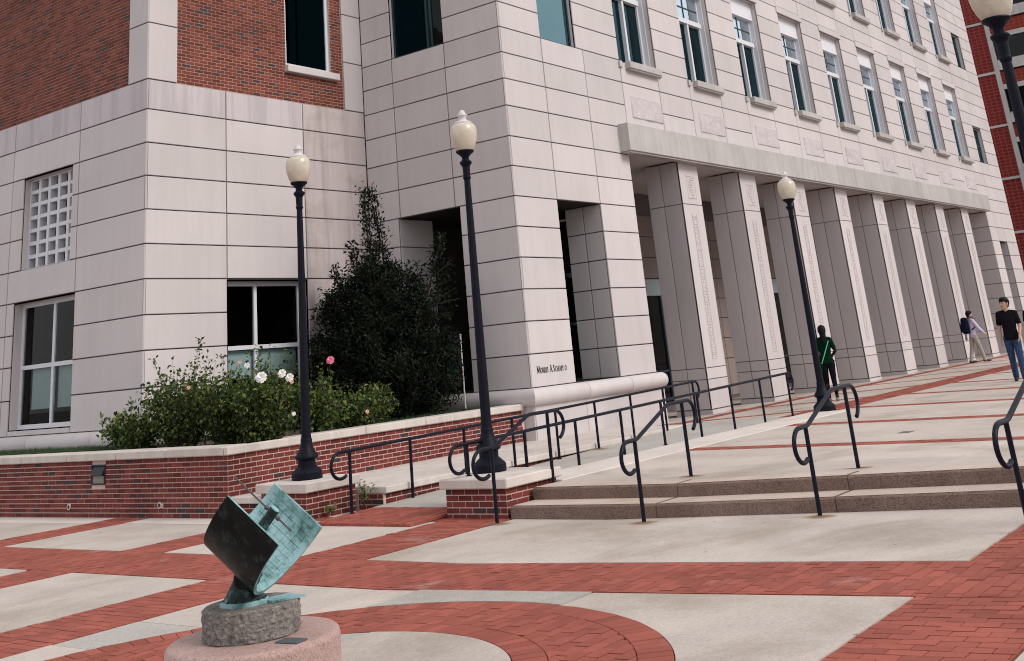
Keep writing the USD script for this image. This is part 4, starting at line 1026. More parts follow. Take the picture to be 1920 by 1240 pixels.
# ------------------------------------------------------------------ street lamps
def lamp(label, loc):
    t = thing('street_lamp', label, 'street lamp', loc, group='black lamp posts with cream globes')
    b = [(0.0, 0.0), (0.200, 0.0), (0.205, 0.02), (0.203, 0.085), (0.195, 0.092), (0.19, 0.10), (0.135, 0.150), (0.118, 0.165), (0.118, 0.235), (0.15, 0.255), (0.155, 0.275), (0.15, 0.29), (0.10, 0.36), (0.080, 0.43), (0.074, 0.48), (0.0, 0.48)]
    MB().lathe(b, n=32).build('base', 'black_paint', t, smooth=35)
    # fluted shaft
    n = 64; th = np.linspace(0, 2 * np.pi, n, endpoint=False); V = []
    zz = [0.47, 0.485, 0.52, 1.5, 3.0, 3.52, 3.56]; rr = [0.078, 0.078, 0.066, 0.058, 0.047, 0.042, 0.04]
    for z, r in zip(zz, rr):
        fl = 1 - 0.055 * (0.5 + 0.5 * np.cos(th * 16)) * (1 if z > 0.5 else 0)
        V.append(np.c_[r * fl * np.cos(th), r * fl * np.sin(th), np.full(n, z)])
    V = np.vstack(V); F = [(i * n + k, i * n + (k + 1) % n, (i + 1) * n + (k + 1) % n, (i + 1) * n + k) for i in range(len(zz) - 1) for k in range(n)]
    MB().add(V, F).build('shaft', 'black_paint', t, smooth=30)
    c = [(0.0, 3.55), (0.042, 3.55), (0.052, 3.575), (0.053, 3.59), (0.046, 3.60), (0.05, 3.72), (0.055, 3.735), (0.078, 3.765), (0.082, 3.785), (0.07, 3.80), (0.045, 3.82), (0.047, 3.85), (0.075, 3.885), (0.115, 3.915), (0.122, 3.93), (0.118, 3.94), (0.0, 3.94)]
    MB().lathe(c, n=28).build('fitter', 'black_paint', t, smooth=35)
    gl = [(0.085, 3.925), (0.115, 3.945), (0.145, 4.0), (0.168, 4.07), (0.180, 4.14), (0.180, 4.20), (0.170, 4.25), (0.150, 4.285), (0.118, 4.303), (0.0, 4.304)]
    MB().lathe(gl, n=40).build('globe', 'globe', t, smooth=60)
    cp = [(0.118, 4.300), (0.122, 4.312), (0.112, 4.325), (0.062, 4.345), (0.052, 4.365), (0.058, 4.40), (0.072, 4.415), (0.070, 4.425), (0.050, 4.435), (0.038, 4.47), (0.018, 4.49), (0.0, 4.493)]
    MB().lathe(cp, n=28).build('finial', 'globe_cap', t, smooth=35)
    MB().tube([(0, 0, 3.94), (0, 0, 4.08)], [0.05, 0.04], 12).build('bulb', 'weathered_stone', t)
    return t
L0 = lamp('black lamp post with cream globe on the brick pier beside the rose bushes', (11.12, 12.06, P1 + 0.001))
copy_of(L0, (11.53, 9.27, P2 + 0.001), 0.3, 'black lamp post with cream globe on the pier left of the granite steps')
copy_of(L0, (21.35, 9.02, 0.27), 0.7, 'farthest black lamp post, at the end of the pale kerb near the colonnade')
copy_of(L0, (10.05, 2.09, z_low(10, 2.1)), 1.0, 'nearest lamp post, its large globe cut off at the top right')
st = MB(); st.box(-0.21, -0.21, 0, 0.21, 0.21, 0.02)

# ------------------------------------------------------------------ handrails
def arc(c, r, a0, a1, n=9):
    return [(c[0] + r * math.cos(a), c[1] + r * math.sin(a)) for a in np.linspace(a0, a1, n)]
def soft(pts, r=0.05, n=4):
    out = [np.array(pts[0])]
    for p, q, s in zip(pts[:-2], pts[1:-1], pts[2:]):
        p, q, s = map(np.array, (p, q, s)); a = (p - q) / np.linalg.norm(p - q); b = (s - q) / np.linalg.norm(s - q)
        rr = min(r, np.linalg.norm(p - q) / 2.2, np.linalg.norm(s - q) / 2.2)
        for t in np.linspace(0, 1, n): out.append((1 - t) ** 2 * (q + a * rr) + 2 * t * (1 - t) * q + t * t * (q + b * rr))
    out.append(np.array(pts[-1])); return out
TR = 0.021
def ramp_rail(label, y, x0, n, pit, zt0, slope, bases):
    t = thing('handrail', label, 'handrail')
    x1 = x0 + pit * (n - 1)
    zt = lambda x: zt0 + slope * (x - x0)
    pts = [(x0 - 0.02, zt(x0) - 0.29)] + [(x0 - 0.16 + 0.17 * math.cos(a), zt(x0) - 0.15 + 0.15 * math.sin(a)) for a in np.linspace(-math.pi * 0.38, -math.pi * 1.5, 14)][::1]
    pts = [(x0 - 0.165 + 0.165 * math.cos(a), zt(x0) - 0.155 + 0.155 * math.sin(a)) for a in np.linspace(-math.pi * 0.30, -math.pi * 1.5, 15)]
    pts += [(x0, zt(x0)), (x1, zt(x1))] + [(x1 + 0.10 + 0.13 * math.cos(a), zt(x1) - 0.15 + 0.15 * math.sin(a)) for a in np.linspace(math.pi * 0.5, -math.pi * 0.42, 12)]
    P3 = [(x, y, z) for x, z in pts]
    MB().tube(P3, TR, 10).build('rail', 'rail_paint', t, smooth=50)
    for k in range(n):
        x = x0 + pit * k; MB().tube([(x, y, bases(x) - 0.03), (x, y, zt(x) - 0.012)], TR, 10).build('post', 'rail_paint', t, smooth=50)
        if k % 4 == 0: MB().lathe([(0.0, 0.0), (0.04, 0.0), (0.04, 0.008), (0.0, 0.008)], (x, y, bases(x)), 12).build('foot_plate', 'rail_paint', t)
    return t
ramp_rail('long black handrail along the stone ledge side of the ramp', 11.05, 10.92, 9, 1.147, 0.772, 0.0232, lambda x: z_ramp(x, 11))
ramp_rail('long black handrail standing on the pale kerb of the ramp', 9.30, 11.155, 9, 1.17, 0.776, 0.0242, lambda x: P2 if x < 11.9 else (0.266 if x < 21 else z_up(x, 9.3)))
look('rust', {'co': ('texture_coordinate', {}), 'g': ('geometry', {}), 'n': ('noise_texture', {'scale': 11.0, 'detail': 5.0, 'roughness': 0.7}), 'at': ('attribute', {'attribute': 'fade'}), 'mu': ('math', {'math_type': 'multiply'}), 'r': ('rgb_ramp', {'ramp': [(0.12, (0, 0, 0)), (0.6, (0.75, 0.75, 0.75))]}),
              'd': ('diffuse_bsdf', {'color': (0.21, 0.125, 0.075)}), 't': ('transparent_bsdf', {'color': (1, 1, 1)}), 'm': ('mix_closure', {})},
     [('g.position', 'n.vector'), ('n.fac', 'mu.value1'), ('at.fac', 'mu.value2'), ('mu.value', 'r.fac'), ('r.color', 'm.fac'), ('t.BSDF', 'm.closure1'), ('d.BSDF', 'm.closure2')], 'm.closure')
def rust_stain(x, y, zf, parent, r=0.17):
    n = 20; V = [(x, y, zf(x, y) + 0.006)] + [(x + r * math.cos(a) * 1.0, y + r * 1.3 * math.sin(a), zf(x + r * math.cos(a), y + r * 1.3 * math.sin(a)) + 0.006) for a in np.linspace(0, 2 * math.pi, n, endpoint=False)]
    m = usdkit.mesh(stage, path_of(parent, 'rust_stain'), (np.array(V), np.array([(0, 1 + k, 1 + (k + 1) % n) for k in range(n)])), LOOK['rust'])
    UsdGeom.PrimvarsAPI(m).CreatePrimvar('fade', Sdf.ValueTypeNames.FloatArray, 'vertex').Set(Vt.FloatArray([1.6] + [0.0] * n))
def stair_rail(label, lo, up, zlo, zup, group=None):
    t = thing('handrail', label, 'handrail')
    lo, up = np.array(lo), np.array(up); d = up - lo; L = np.linalg.norm(d); d = d / L
    tl, tu = zlo + 0.772, zup + 0.79
    pts = [(-0.175 + 0.185 * math.cos(a), tl - 0.15 + 0.15 * math.sin(a)) for a in np.linspace(-math.pi * 0.32, -math.pi * 1.5, 16)]
    flat = [(0.05, tl), (L - 0.40, tu), (L, tu)]
    end = [(L + 0.16 + 0.19 * math.cos(a), tu - 0.165 + 0.165 * math.sin(a)) for a in np.linspace(math.pi * 0.5, -math.pi * 0.36, 14)]
    prof = pts + soft([pts[-1]] + flat + [end[0]], 0.06)[1:-1] + end
    P3 = [(lo[0] + d[0] * s, lo[1] + d[1] * s, z) for s, z in prof]
    MB().tube(P3, TR, 10).build('rail', 'rail_paint', t, smooth=50)
    MB().tube([(*lo, zlo - 0.03), (*lo, tl - 0.012)], TR, 10).build('post', 'rail_paint', t, smooth=50)
    MB().tube([(*up, zup - 0.03), (*up, tu - 0.012)], TR, 10).build('post', 'rail_paint', t, smooth=50)
stair_rail('short black stair rail beside the brick pier, leftmost on the granite steps', (10.566, 8.453), (11.755, 8.50), 0.0, 0.262)
stair_rail('second black stair rail from the left on the granite steps', (10.62, 6.60), (11.98, 6.76), 0.016, 0.272)
stair_rail('third black stair rail from the left on the granite steps', (10.69, 4.74), (12.0, 4.82), 0.069, 0.32)
for x_, y_ in ((10.54, 8.43), (10.58, 6.58), (10.65, 4.72)): rust_stain(x_, y_, z_low, lower)
for x_, y_ in ((12.0, 6.76), (12.03, 4.82)): rust_stain(x_, y_, z_up, upper)
rust_stain(16.60, 11.0, z_ramp, lower)
stair_rail('rightmost black stair rail, cut off at the right edge', (9.62, 2.63), (10.95, 2.60), 0.128, 0.39)

# ------------------------------------------------------------------ sundial
sd_base = thing('granite_pedestal', 'round pink granite pedestal under the sundial', 'pedestal', (4.69, 5.56, 0))
pr = [(0.0, -0.05), (0.47, -0.05), (0.48, 0.0), (0.482, 0.315), (0.476, 0.335), (0.462, 0.347), (0.44, 0.35), (0.0, 0.35)]
MB().lathe(pr, n=72).build('drum', 'pink_granite', sd_base, smooth=50)
MB().cbox(-0.075, -0.05, 0.3505, 0.075, 0.05, 0.358, 0.003).build('plaque', 'plaque', sd_base)
pq = stage.GetPrimAtPath(str(sd_base.GetPath()) + '/plaque'); xf = UsdGeom.Xformable(pq); xf.AddTranslateOp().Set(Gf.Vec3d(-0.05, -0.365, 0)); xf.AddRotateZOp().Set(-82.0)
# rough stone
rs = thing('rough_stone_block', 'rough grey round stone block carrying the bronze sundial', 'stone', (4.69, 5.575, 0.351))
ico = trimesh.creation.cylinder(radius=0.262, height=0.16, sections=72)
nz_, nt = 26, 240; V = []
for j in range(nz_):
    z = 0.16 * j / (nz_ - 1)
    for k in range(nt):
        a = 2 * math.pi * k / nt
        hh = 0.45 * meshkit.fbm(np.array([math.cos(a) * 3.2, math.sin(a) * 3.2, z * 13]), 3, 3) + 0.55 * abs(2 * meshkit.fbm(np.array([math.cos(a) * 8 + 3, math.sin(a) * 8, z * 34]), 3, 5) - 1) + 0.22
        r = 0.264 + (0.028 * (hh - 0.55) if 0 < j < nz_ - 1 else 0.0) - (0.006 if j in (0, nz_ - 1) else 0)
        r *= 1 + 0.03 * math.cos(2 * a + 0.6)
        V.append((r * math.cos(a), r * math.sin(a), z + (0.006 * (hh - 0.5) if j == nz_ - 1 else 0)))
V += [(0, 0, 0.16), (0, 0, 0)]
F = [(j * nt + k, j * nt + (k + 1) % nt, (j + 1) * nt + (k + 1) % nt, (j + 1) * nt + k) for j in range(nz_ - 1) for k in range(nt)]
mb = MB().add(V, F); b0 = (nz_ - 1) * nt
mb.add(V, [(b0 + k, b0 + (k + 1) % nt, nz_ * nt) for k in range(nt)])
mb.build('block', 'rough_stone', rs)
dial = thing('sundial', 'bronze half cylinder sundial with green patina inside and dark outside', 'sundial')
ax = np.array([0.324, -0.674, -0.664]); ax /= np.linalg.norm(ax)
wv = np.array([0.894, 0.447, -0.017]); wv -= ax * (wv @ ax); wv /= np.linalg.norm(wv)
dv = np.cross(wv, ax); dv = dv if dv[2] < 0 else -dv
c0 = np.array([4.625, 5.625, 0.689]); La, Wd, Dp = 0.394, 0.696, 0.376
top = c0 - dv * Dp
Rr = Wd / 2
prof = [(-Rr, 0.0)] + [(-Rr * math.cos(a), (Dp - Rr) + Rr * math.sin(a)) for a in np.linspace(0, math.pi, 41)] + [(Rr, 0.0)]
def shell_surf(off, flip, la=La):
    V = []; 
    inner = []
    for (u, v) in prof:
        pass
    P = np.array(prof); T = np.gradient(P, axis=0); T /= np.linalg.norm(T, axis=1)[:, None]; Nn = np.c_[T[:, 1], -T[:, 0]]
    # inward normal points to the axis centre
    cen = np.array([0, Dp - Rr]); sgn = np.sign(((cen - P) * Nn).sum(1)); Nn *= np.where(sgn == 0, 1, sgn)[:, None]
    Q = P + Nn * off
    na = 9
    for s in np.linspace(-la / 2, la / 2, na):
        for u, v in Q: V.append(top + ax * s + wv * u + dv * v)
    n = len(Q); F = [(i * n + k, i * n + k + 1, (i + 1) * n + k + 1, (i + 1) * n + k) for i in range(na - 1) for k in range(n - 1)]
    F = np.array(F); F = F[:, ::-1] if flip else F
    return np.array(V), F, n, na
Vo, Fo, n_, na_ = shell_surf(0.0, False); Vi, Fi, _, _ = shell_surf(0.022, True)
test = np.cross(Vo[Fo[0, 1]] - Vo[Fo[0, 0]], Vo[Fo[0, 2]] - Vo[Fo[0, 0]])
MB().add(Vo, Fo).build('outer_shell', 'bronze_dark', dial, smooth=40)
MB().add(Vi, Fi).build('dial_face', 'verdigris', dial, smooth=40)
rim = MB(); VV = np.vstack([Vo, Vi]); K = len(Vo)
for e0 in (0, (na_ - 1) * n_):
    rim.add(VV, [(e0 + k, e0 + k + 1, K + e0 + k + 1, K + e0 + k) for k in range(n_ - 1)])
for k in (0, n_ - 1): rim.add(VV, [(i * n_ + k, (i + 1) * n_ + k, K + (i + 1) * n_ + k, K + i * n_ + k) for i in range(na_ - 1)])
rim.build('rim', 'verdigris', dial)
# hour lines engraved on the face
ln = MB()
Pp = np.array(prof)
def face_pt(s, t, off):
    P, T = Pp, None
    L = np.r_[0, np.cumsum(np.linalg.norm(np.diff(P, axis=0), axis=1))]
    u = np.interp(t * L[-1], L, P[:, 0]); v = np.interp(t * L[-1], L, P[:, 1])
    c = np.array([0, Dp - Rr]); nn = c - np.array([u, v]); nn /= np.linalg.norm(nn)
    q = np.array([u, v]) + nn * off
    return top + ax * s + wv * q[0] + dv * q[1]
for k in range(1, 26):
    t = k / 26
    ln.tube([face_pt(s, t, 0.0222) for s in np.linspace(-La / 2 + 0.03, La / 2 - 0.03, 3)], 0.0007 if k % 2 else 0.0011, 4)
for s in np.linspace(-La / 2 + 0.05, La / 2 - 0.05, 7):
    ln.tube([face_pt(s, t, 0.0222) for t in np.linspace(0.06, 0.94, 50)], 0.0007, 4)
ln.build('hour_line', 'verdigris_dark', dial)
# gnomon post and rod
gb = face_pt(-0.02, 0.5, 0.02)
cen = top + dv * (Dp - Rr) * 0.3 - ax * 0.02
MB().tube([gb, gb * 0.3 + cen * 0.7, cen - dv * 0.012], [0.036, 0.032, 0.029], 16).build('gnomon_post', 'verdigris_dark', dial, smooth=40)
MB().tube([cen - dv * 0.013, cen - dv * 0.016], [0.0285, 0.0285], 16).build('gnomon_cap', 'verdigris', dial)
rod = cen + dv * 0.012
MB().tube([rod - ax * 0.31, rod + ax * 0.15], 0.0055, 8).build('gnomon_rod', 'gnomon_metal', dial)
for s in (-0.045, 0.045): MB().tube([rod + ax * (s - 0.01), rod + ax * (s + 0.01)], [0.0125, 0.0125], 10).build('collar', 'gnomon_metal', dial)
# knuckle, foot and base plate
kb = c0 + dv * 0.0
foot = np.array([4.66, 5.60])
KN = np.array([4.668, 5.575, 0.645])
mb = MB(); mb.man(m3.Manifold.sphere(0.070, 28).translate(tuple(KN))); mb.tube([KN + wv * 0.085, KN - wv * 0.085], 0.052, 24)
sad = c0 + ax * 0.09
mb.man(m3.Manifold.batch_hull([m3.Manifold.sphere(0.02, 12).translate(tuple(sad + a_ * ax * 0.05 + b_ * wv * 0.05 - dv * 0.0)) for a_ in (-1, 1) for b_ in (-1, 1)] + [m3.Manifold.sphere(0.045, 16).translate(tuple(KN))]))
mb.build('knuckle', 'bronze_dark', dial, smooth=40)
zt = 0.511
octo = lambda r, z, rot=0.39: [(foot[0] + r * math.cos(a + rot), foot[1] + r * math.sin(a + rot), z) for a in np.linspace(0, 2 * math.pi, 8, endpoint=False)]
MB().man(m3.Manifold.hull_points(np.array(octo(0.142, zt) + octo(0.142, zt + 0.014) + octo(0.132, zt + 0.022)))).build('base_plate', 'verdigris', dial)
mb = MB(); mb.man(m3.Manifold.hull_points(np.array([(foot[0] + r * math.cos(a), foot[1] + r * math.sin(a), z) for r, z in ((0.118, zt + 0.022), (0.060, 0.625), (0.055, 0.645)) for a in np.linspace(0, 2 * math.pi, 24, endpoint=False)])))
for a in (0.4, 1.97, 3.54, 5.11):
    e = np.array([math.cos(a), math.sin(a)]); t_ = np.array([-e[1], e[0]]) * 0.008
    mb.man(m3.Manifold.hull_points(np.array([(*(foot + e * r + s * t_), z) for s in (-1, 1) for r, z in ((0.13, zt + 0.022), (0.02, zt + 0.022), (0.055, 0.615))])))
mb.build('foot', 'verdigris_dark', dial, smooth=30)
for a in np.linspace(0, 2 * math.pi, 8, endpoint=False): MB().lathe([(0, 0), (0.007, 0), (0.007, 0.007), (0, 0.008)], (foot[0] + 0.12 * math.cos(a), foot[1] + 0.12 * math.sin(a), zt + 0.022), 8).build('bolt', 'verdigris_dark', dial)
e1 = np.array([4.80, 5.43])
MB().man(m3.Manifold.hull_points(np.array([(4.80 + x, 5.44 + y, z) for x, y in ((-0.10, -0.03), (0.09, -0.10), (0.10, 0.06), (-0.06, 0.10)) for z in (zt + 0.002, zt + 0.012)]))).build('date_plate', 'verdigris', dial)

# ------------------------------------------------------------------ planting
def leaf_geo(L, W, fold=0.25, n=2):
    """one leaf: a pointed blade folded along its midrib, 4 triangles"""
    return np.array([(0, 0, 0), (L * 0.45, -W / 2, fold * W), (L, 0, -0.08 * L), (L * 0.45, W / 2, fold * W), (L * 0.5, 0, 0.0)]), np.array([(0, 1, 4), (1, 2, 4), (2, 3, 4), (3, 0, 4)])
def scatter_leaves(mb, pts, dirs, L, W, r, jit=0.35):
    n = len(pts); v0, f0 = leaf_geo(1.0, W / L)
    V = np.empty((n, 5, 3)); 
    for i in range(n):
        d = dirs[i] + r.normal(0, jit, 3); d /= np.linalg.norm(d)
        up = r.normal(0, 0.5, 3) + np.array([0, 0, 1.0]); s = np.cross(up, d); s /= np.linalg.norm(s) + 1e-9; u = np.cross(d, s)
        k = L * r.uniform(0.65, 1.25)
        V[i] = pts[i] + k * (v0[:, :1] * d + v0[:, 1:2] * s + v0[:, 2:3] * u)
    F = (f0[None] + 5 * np.arange(n)[:, None, None]).reshape(-1, 3)
    mb.add(V.reshape(-1, 3), F, np.repeat(r.uniform(0, 1, n), 5))
# tall dark evergreen in the corner
r = np.random.RandomState(21)
holly = thing('evergreen_shrub', 'tall dark evergreen shrub in the corner between brick wing and tower', 'shrub')
stems = MB(); lv = MB()
C0 = np.array([16.0, 15.0, 0.83])
tips = []
def branch(p, d, length, rad, depth):
    n = max(3, int(length / 0.18)); pts = [p]; q = np.array(p, float); dd = np.array(d, float)
    for i in range(n):
        dd = dd + r.normal(0, 0.045, 3) + np.array([0, 0, 0.02]); dd /= np.linalg.norm(dd); q = q + dd * length / n
        q[0] = min(q[0], XT - 0.12); q[1] = min(max(q[1], 13.62), YA - 0.1); pts.append(q.copy())
    stems.tube(pts, np.linspace(rad, rad * 0.45, len(pts)), 5)
    return pts
def height_limit(x, y):
    return 0
shoots = []
# main stems fan out; (dx, dy, height) chosen so the crown is broad below and spired above
mains = [(0.9, -1.05, 1.45), (0.8, -1.2, 1.1), (0.7, -0.7, 1.8), (-0.5, 1.7, 1.8), (-0.3, 1.6, 2.5), (-0.8, 1.4, 1.5), (0.5, -1.3, 0.9), (-0.2, 1.0, 3.0), (0.05, 0.88, 4.1), (0.15, 0.36, 4.1), (0.25, -0.40, 3.25), (0.0, 0.5, 3.2), (0.1, 0.1, 3.1), (0.1, -0.85, 2.0), (-0.3, 1.4, 2.2), (0.1, -1.2, 1.4), (-0.7, 0.4, 2.4), (-0.7, -0.5, 1.9), (-0.9, 0.9, 1.7), (-0.8, -0.95, 1.3), (0.4, 0.7, 2.7), (0.3, -0.1, 2.7), (-0.5, 0.1, 2.6), (-1.0, 0.1, 1.6), (-0.5, -1.2, 1.0), (0.6, -0.95, 1.5), (0.6, 0.3, 2.5), (-0.6, 1.3, 1.3), (0.0, 1.6, 2.9)]
for dx, dy, hh in mains:
    p0 = C0 + np.array([dx * 0.25, dy * 0.25, 0]); d = np.array([dx * 0.75 / hh, dy * 0.75 / hh, 1.0])
    main = branch(p0, d / np.linalg.norm(d), hh * (1.02), 0.03, 0)
    for i, q in enumerate(main):
        t = i / (len(main) - 1)
        if t < 0.06: continue
        spread = (0.95 * (1 - t) ** 0.6 + 0.12)
        spire = hh > 2.8 and t > (0.62 if hh > 3.6 else 0.82)
        k = 1 if spire else (9 if t < 0.65 else 7)
        for _ in range(k):
            a = r.uniform(0, 2 * np.pi); sp = spread * (0.2 if spire else 1)
            d2 = np.array([math.cos(a), math.sin(a), r.uniform(-0.1, 0.9)])
            tw = branch(q, d2 / np.linalg.norm(d2), sp * r.uniform(0.5, 1.1), 0.007, 1)
            for s in tw[1:]: shoots.append((s, d2))
        if spire:
            for _ in range(4): shoots.append((q + r.normal(0, 0.035, 3), np.array([math.cos(a), math.sin(a), 0.9])))
P_, D_ = [], []
for s, d2 in shoots:
    for _ in range(9):
        P_.append(s + r.normal(0, 0.055, 3)); D_.append(d2 * 0.7 + r.normal(0, 0.6, 3))
P_ = np.array(P_); P_[:, 0] = np.minimum(P_[:, 0], XT - 0.05); P_[:, 1] = np.clip(P_[:, 1], 13.56, YA - 0.05)
keep = ~((P_[:, 1] < 0.826 * P_[:, 0] + 0.12) & (P_[:, 2] > 1.0)); P_ = P_[keep]; D_ = np.array(D_)[keep]
scatter_leaves(lv, P_, np.array(D_), 0.085, 0.038, r)
stems.build('stem', 'bark', holly); lv.build('foliage', 'holly_leaf', holly)

def flower(parent, p, rad, lk, seed, facing=None):
    rr = np.random.RandomState(seed); mb = MB()
    f = np.array(facing if facing is not None else (-0.7, -0.5, 0.35)); f = f / np.linalg.norm(f)
    s = np.cross(f, [0, 0, 1]); s /= np.linalg.norm(s); u = np.cross(s, f)
    for ring, (k, R0, lift) in enumerate(((7, 1.0, 0.0), (6, 0.72, 0.25), (5, 0.42, 0.42))):
        for i in range(k):
            a = 2 * math.pi * i / k + ring * 0.4 + rr.uniform(-0.1, 0.1); w = 2.2 * math.pi / k * 0.62
            pts = [(0.08, a, 0.0), (0.62, a - w, 0.18), (1.0, a - w * 0.45, 0.30), (1.05, a + w * 0.45, 0.30), (0.62, a + w, 0.18), (0.6, a, 0.06)]
            V = [p + rad * R0 * q * (math.cos(b) * s + math.sin(b) * u) + rad * f * (lift + z * (0.6 + ring * 0.4)) for q, b, z in pts]
            mb.add(V, [(0, 1, 5), (1, 2, 5), (2, 3, 5), (3, 4, 5), (4, 0, 5)])
    mb.build('flower', lk, parent, smooth=True)
def rose(label, loc, rx, ry, h, n, seed, flowers=(), group='rose bushes in the planter'):
    r = np.random.RandomState(seed)
    t = thing('rose_bush', label, 'rose bush', loc, group=None)
    st, lf = MB(), MB(); P, D = [], []
    for k in range(n):
        a = r.uniform(0, 2 * np.pi); q = math.sqrt(r.uniform(0, 1))
        end = np.array([rx * q * math.cos(a), ry * q * math.sin(a), h * (0.45 + 0.55 * r.uniform(0.3, 1) * (1 - 0.35 * q * q))])
        p0 = np.array([end[0] * 0.35, end[1] * 0.35, -0.02]); mid = (p0 + end) / 2 + r.normal(0, 0.06, 3)
        tt = np.linspace(0, 1, 9)[:, None]; pts = (1 - tt) ** 2 * p0 + 2 * tt * (1 - tt) * mid + tt ** 2 * end
        st.tube(pts, np.linspace(0.006, 0.0025, 9), 4, caps=False)
        for j in range(2, 9):
            m = 5 if j < 7 else 6
            for _ in range(m):
                P.append(pts[j] + r.normal(0, 0.075, 3)); D.append(r.normal(0, 0.6, 3) + np.array([0, 0, 0.15]))
    for k in range(9):
        a = r.uniform(0, 2 * np.pi); q = math.sqrt(r.uniform(0, 1))
        end = np.array([rx * q * math.cos(a), ry * 1.05 * q * math.sin(a), h * r.uniform(1.0, 1.42)]); p0 = np.array([end[0] * 0.4, end[1] * 0.4, 0.1])
        tt = np.linspace(0, 1, 12)[:, None]; pts = p0 + (end - p0) * tt + np.sin(tt * 3.1) * r.normal(0, 0.05, 3)
        st.tube(pts, np.linspace(0.005, 0.002, 12), 4, caps=False)
        for j in range(5, 12):
            for _ in range(3): P.append(pts[j] + r.normal(0, 0.03, 3)); D.append(r.normal(0, 0.7, 3) + np.array([0, 0, 0.25]))
    P = np.array(P); P[:, 2] = np.maximum(P[:, 2], 0.0)
    scatter_leaves(lf, P, np.array(D), 0.075, 0.047, r)
    flowers = [(np.array(EYE) + (np.array(p) - np.array(EYE)) * 0.955, rad * 1.02, lk) for p, rad, lk in flowers]
    for i, (p, rad, lk) in enumerate(flowers):
        p = np.array(p) - np.array(loc)
        b = np.array([p[0] * 0.4, p[1] * 0.4, 0.2]); tt = np.linspace(0, 1, 6)[:, None]; pts = (1 - tt) * b + tt * p
        st.tube(pts, 0.0035, 4)
        q = [pts[k] + r.normal(0, 0.03, 3) for k in (2, 3, 4, 4) for _ in range(3)]
        scatter_leaves(lf, np.array(q), r.normal(0, 1, (len(q), 3)), 0.06, 0.04, r)
    st.build('stem', 'bark', t); lf.build('foliage', 'rose_leaf', t)
    for i, (p, rad, lk) in enumerate(flowers): flower(t, np.array(p) - np.array(loc), rad, lk, seed * 10 + i)
rose('lowest leafy rose bush at the left end of the flower bed, without flowers', (11.55, 16.55, 0.83), 0.42, 0.55, 0.55, 60, 31)
rose('taller rose bush with thin shoots in front of the wing corner', (11.75, 15.55, 0.83), 0.5, 0.65, 1.15, 95, 32, flowers=[((11.9, 15.6, 1.72), 0.03, 'petal_peach')])
rose('rose bush with a narrow white bud and peach buds below the dark window', (12.0, 14.75, 0.83), 0.55, 0.55, 1.05, 100, 33, flowers=[((12.5, 14.89, 1.97), 0.045, 'petal_white'), ((12.4, 14.95, 2.03), 0.028, 'petal_peach')])
rose('rose bush carrying three large open white roses', (12.1, 14.0, 0.83), 0.55, 0.42, 1.0, 100, 34, flowers=[((12.35, 14.37, 1.765), 0.085, 'petal_white'), ((12.35, 13.89, 1.795), 0.062, 'petal_white'), ((12.35, 13.72, 1.725), 0.062, 'petal_white'), ((12.0, 13.26, 1.215), 0.03, 'petal_white'), ((12.3, 13.62, 1.66), 0.028, 'petal_peach')])
rose('rose bush behind the lamp post carrying one pink rose', (12.9, 13.75, 0.83), 0.5, 0.30, 0.75, 70, 35, flowers=[((13.2, 13.70, 1.93), 0.06, 'petal_pink')])
rose('low rose bush right of the lamp post under the dark evergreen', (14.0, 13.85, 0.83), 0.75, 0.28, 0.55, 70, 36, flowers=[((13.9, 13.62, 1.10), 0.03, 'petal_peach')])
# grass strip in the planter
r = np.random.RandomState(77); gm = MB(); V, F = [], []
cnt = 0
for k in range(15000):
    if k < 12500: x, y = r.uniform(11.12, 11.80), r.uniform(16.2, 22.0)
    else: x, y = r.uniform(14.0, 17.3), r.uniform(13.62, 13.95)
    h = (r.uniform(0.06, 0.15) if k < 12500 else r.uniform(0.05, 0.12)) * (0.7 + 0.6 * meshkit.noise(np.array([x * 3, y * 3, 0.5]))); a = r.uniform(0, 2 * np.pi); b = r.normal(0, 0.035, 2); w = 0.006
    s = np.array([math.cos(a) * w, math.sin(a) * w])
    V += [(x - s[0], y - s[1], 0.825), (x + s[0], y + s[1], 0.825), (x + b[0], y + b[1], 0.83 + h)]; F.append((3 * k, 3 * k + 1, 3 * k + 2))
gm.add(V, F, np.repeat(r.uniform(0, 1, len(V) // 3), 3)).build('grass', 'grass_blade', kind='stuff', label='short green grass along the top of the brick planter', cat='grass')
# weed at the start of the ramp
r = np.random.RandomState(91)
def weed(label, loc, h, n, seed):
    r = np.random.RandomState(seed); t = thing('weed', label, 'weed', loc); st, lf = MB(), MB(); P, D = [], []
    for k in range(n):
        e = np.array([r.normal(0, 0.05), r.normal(0, 0.05), h * r.uniform(0.6, 1)]); st.tube([(0, 0, -0.01), e * 0.5 + r.normal(0, 0.01, 3), e], [0.004, 0.003, 0.002], 4)
        for j in np.linspace(0.3, 1, 7): P.append(e * j + r.normal(0, 0.012, 3)); D.append(np.array([r.normal(), r.normal(), 0.3]))
    scatter_leaves(lf, np.array(P), np.array(D), 0.075, 0.03, r); st.build('stem', 'bark', t); lf.build('foliage', 'weed_leaf', t)
weed('bright green weed growing against the end of the ledge by the handrail', (11.45, 11.36, 0.06), 0.34, 9, 5)
weed('small weed at the foot of the lamp pier', (11.02, 11.50, 0.02), 0.10, 5, 6)
# stake
t = thing('garden_stake', 'thin white stake standing by the dark opening in the tower', 'stake', (17.35, 14.42, 1.0))
MB().tube([(0, 0, -0.1), (0, 0, 1.2)], 0.014, 8).build('rod', 'stake', t); MB().lathe([(0, 1.2), (0.018, 1.2), (0.018, 1.24), (0, 1.245)], n=8).build('cap', 'stake', t)

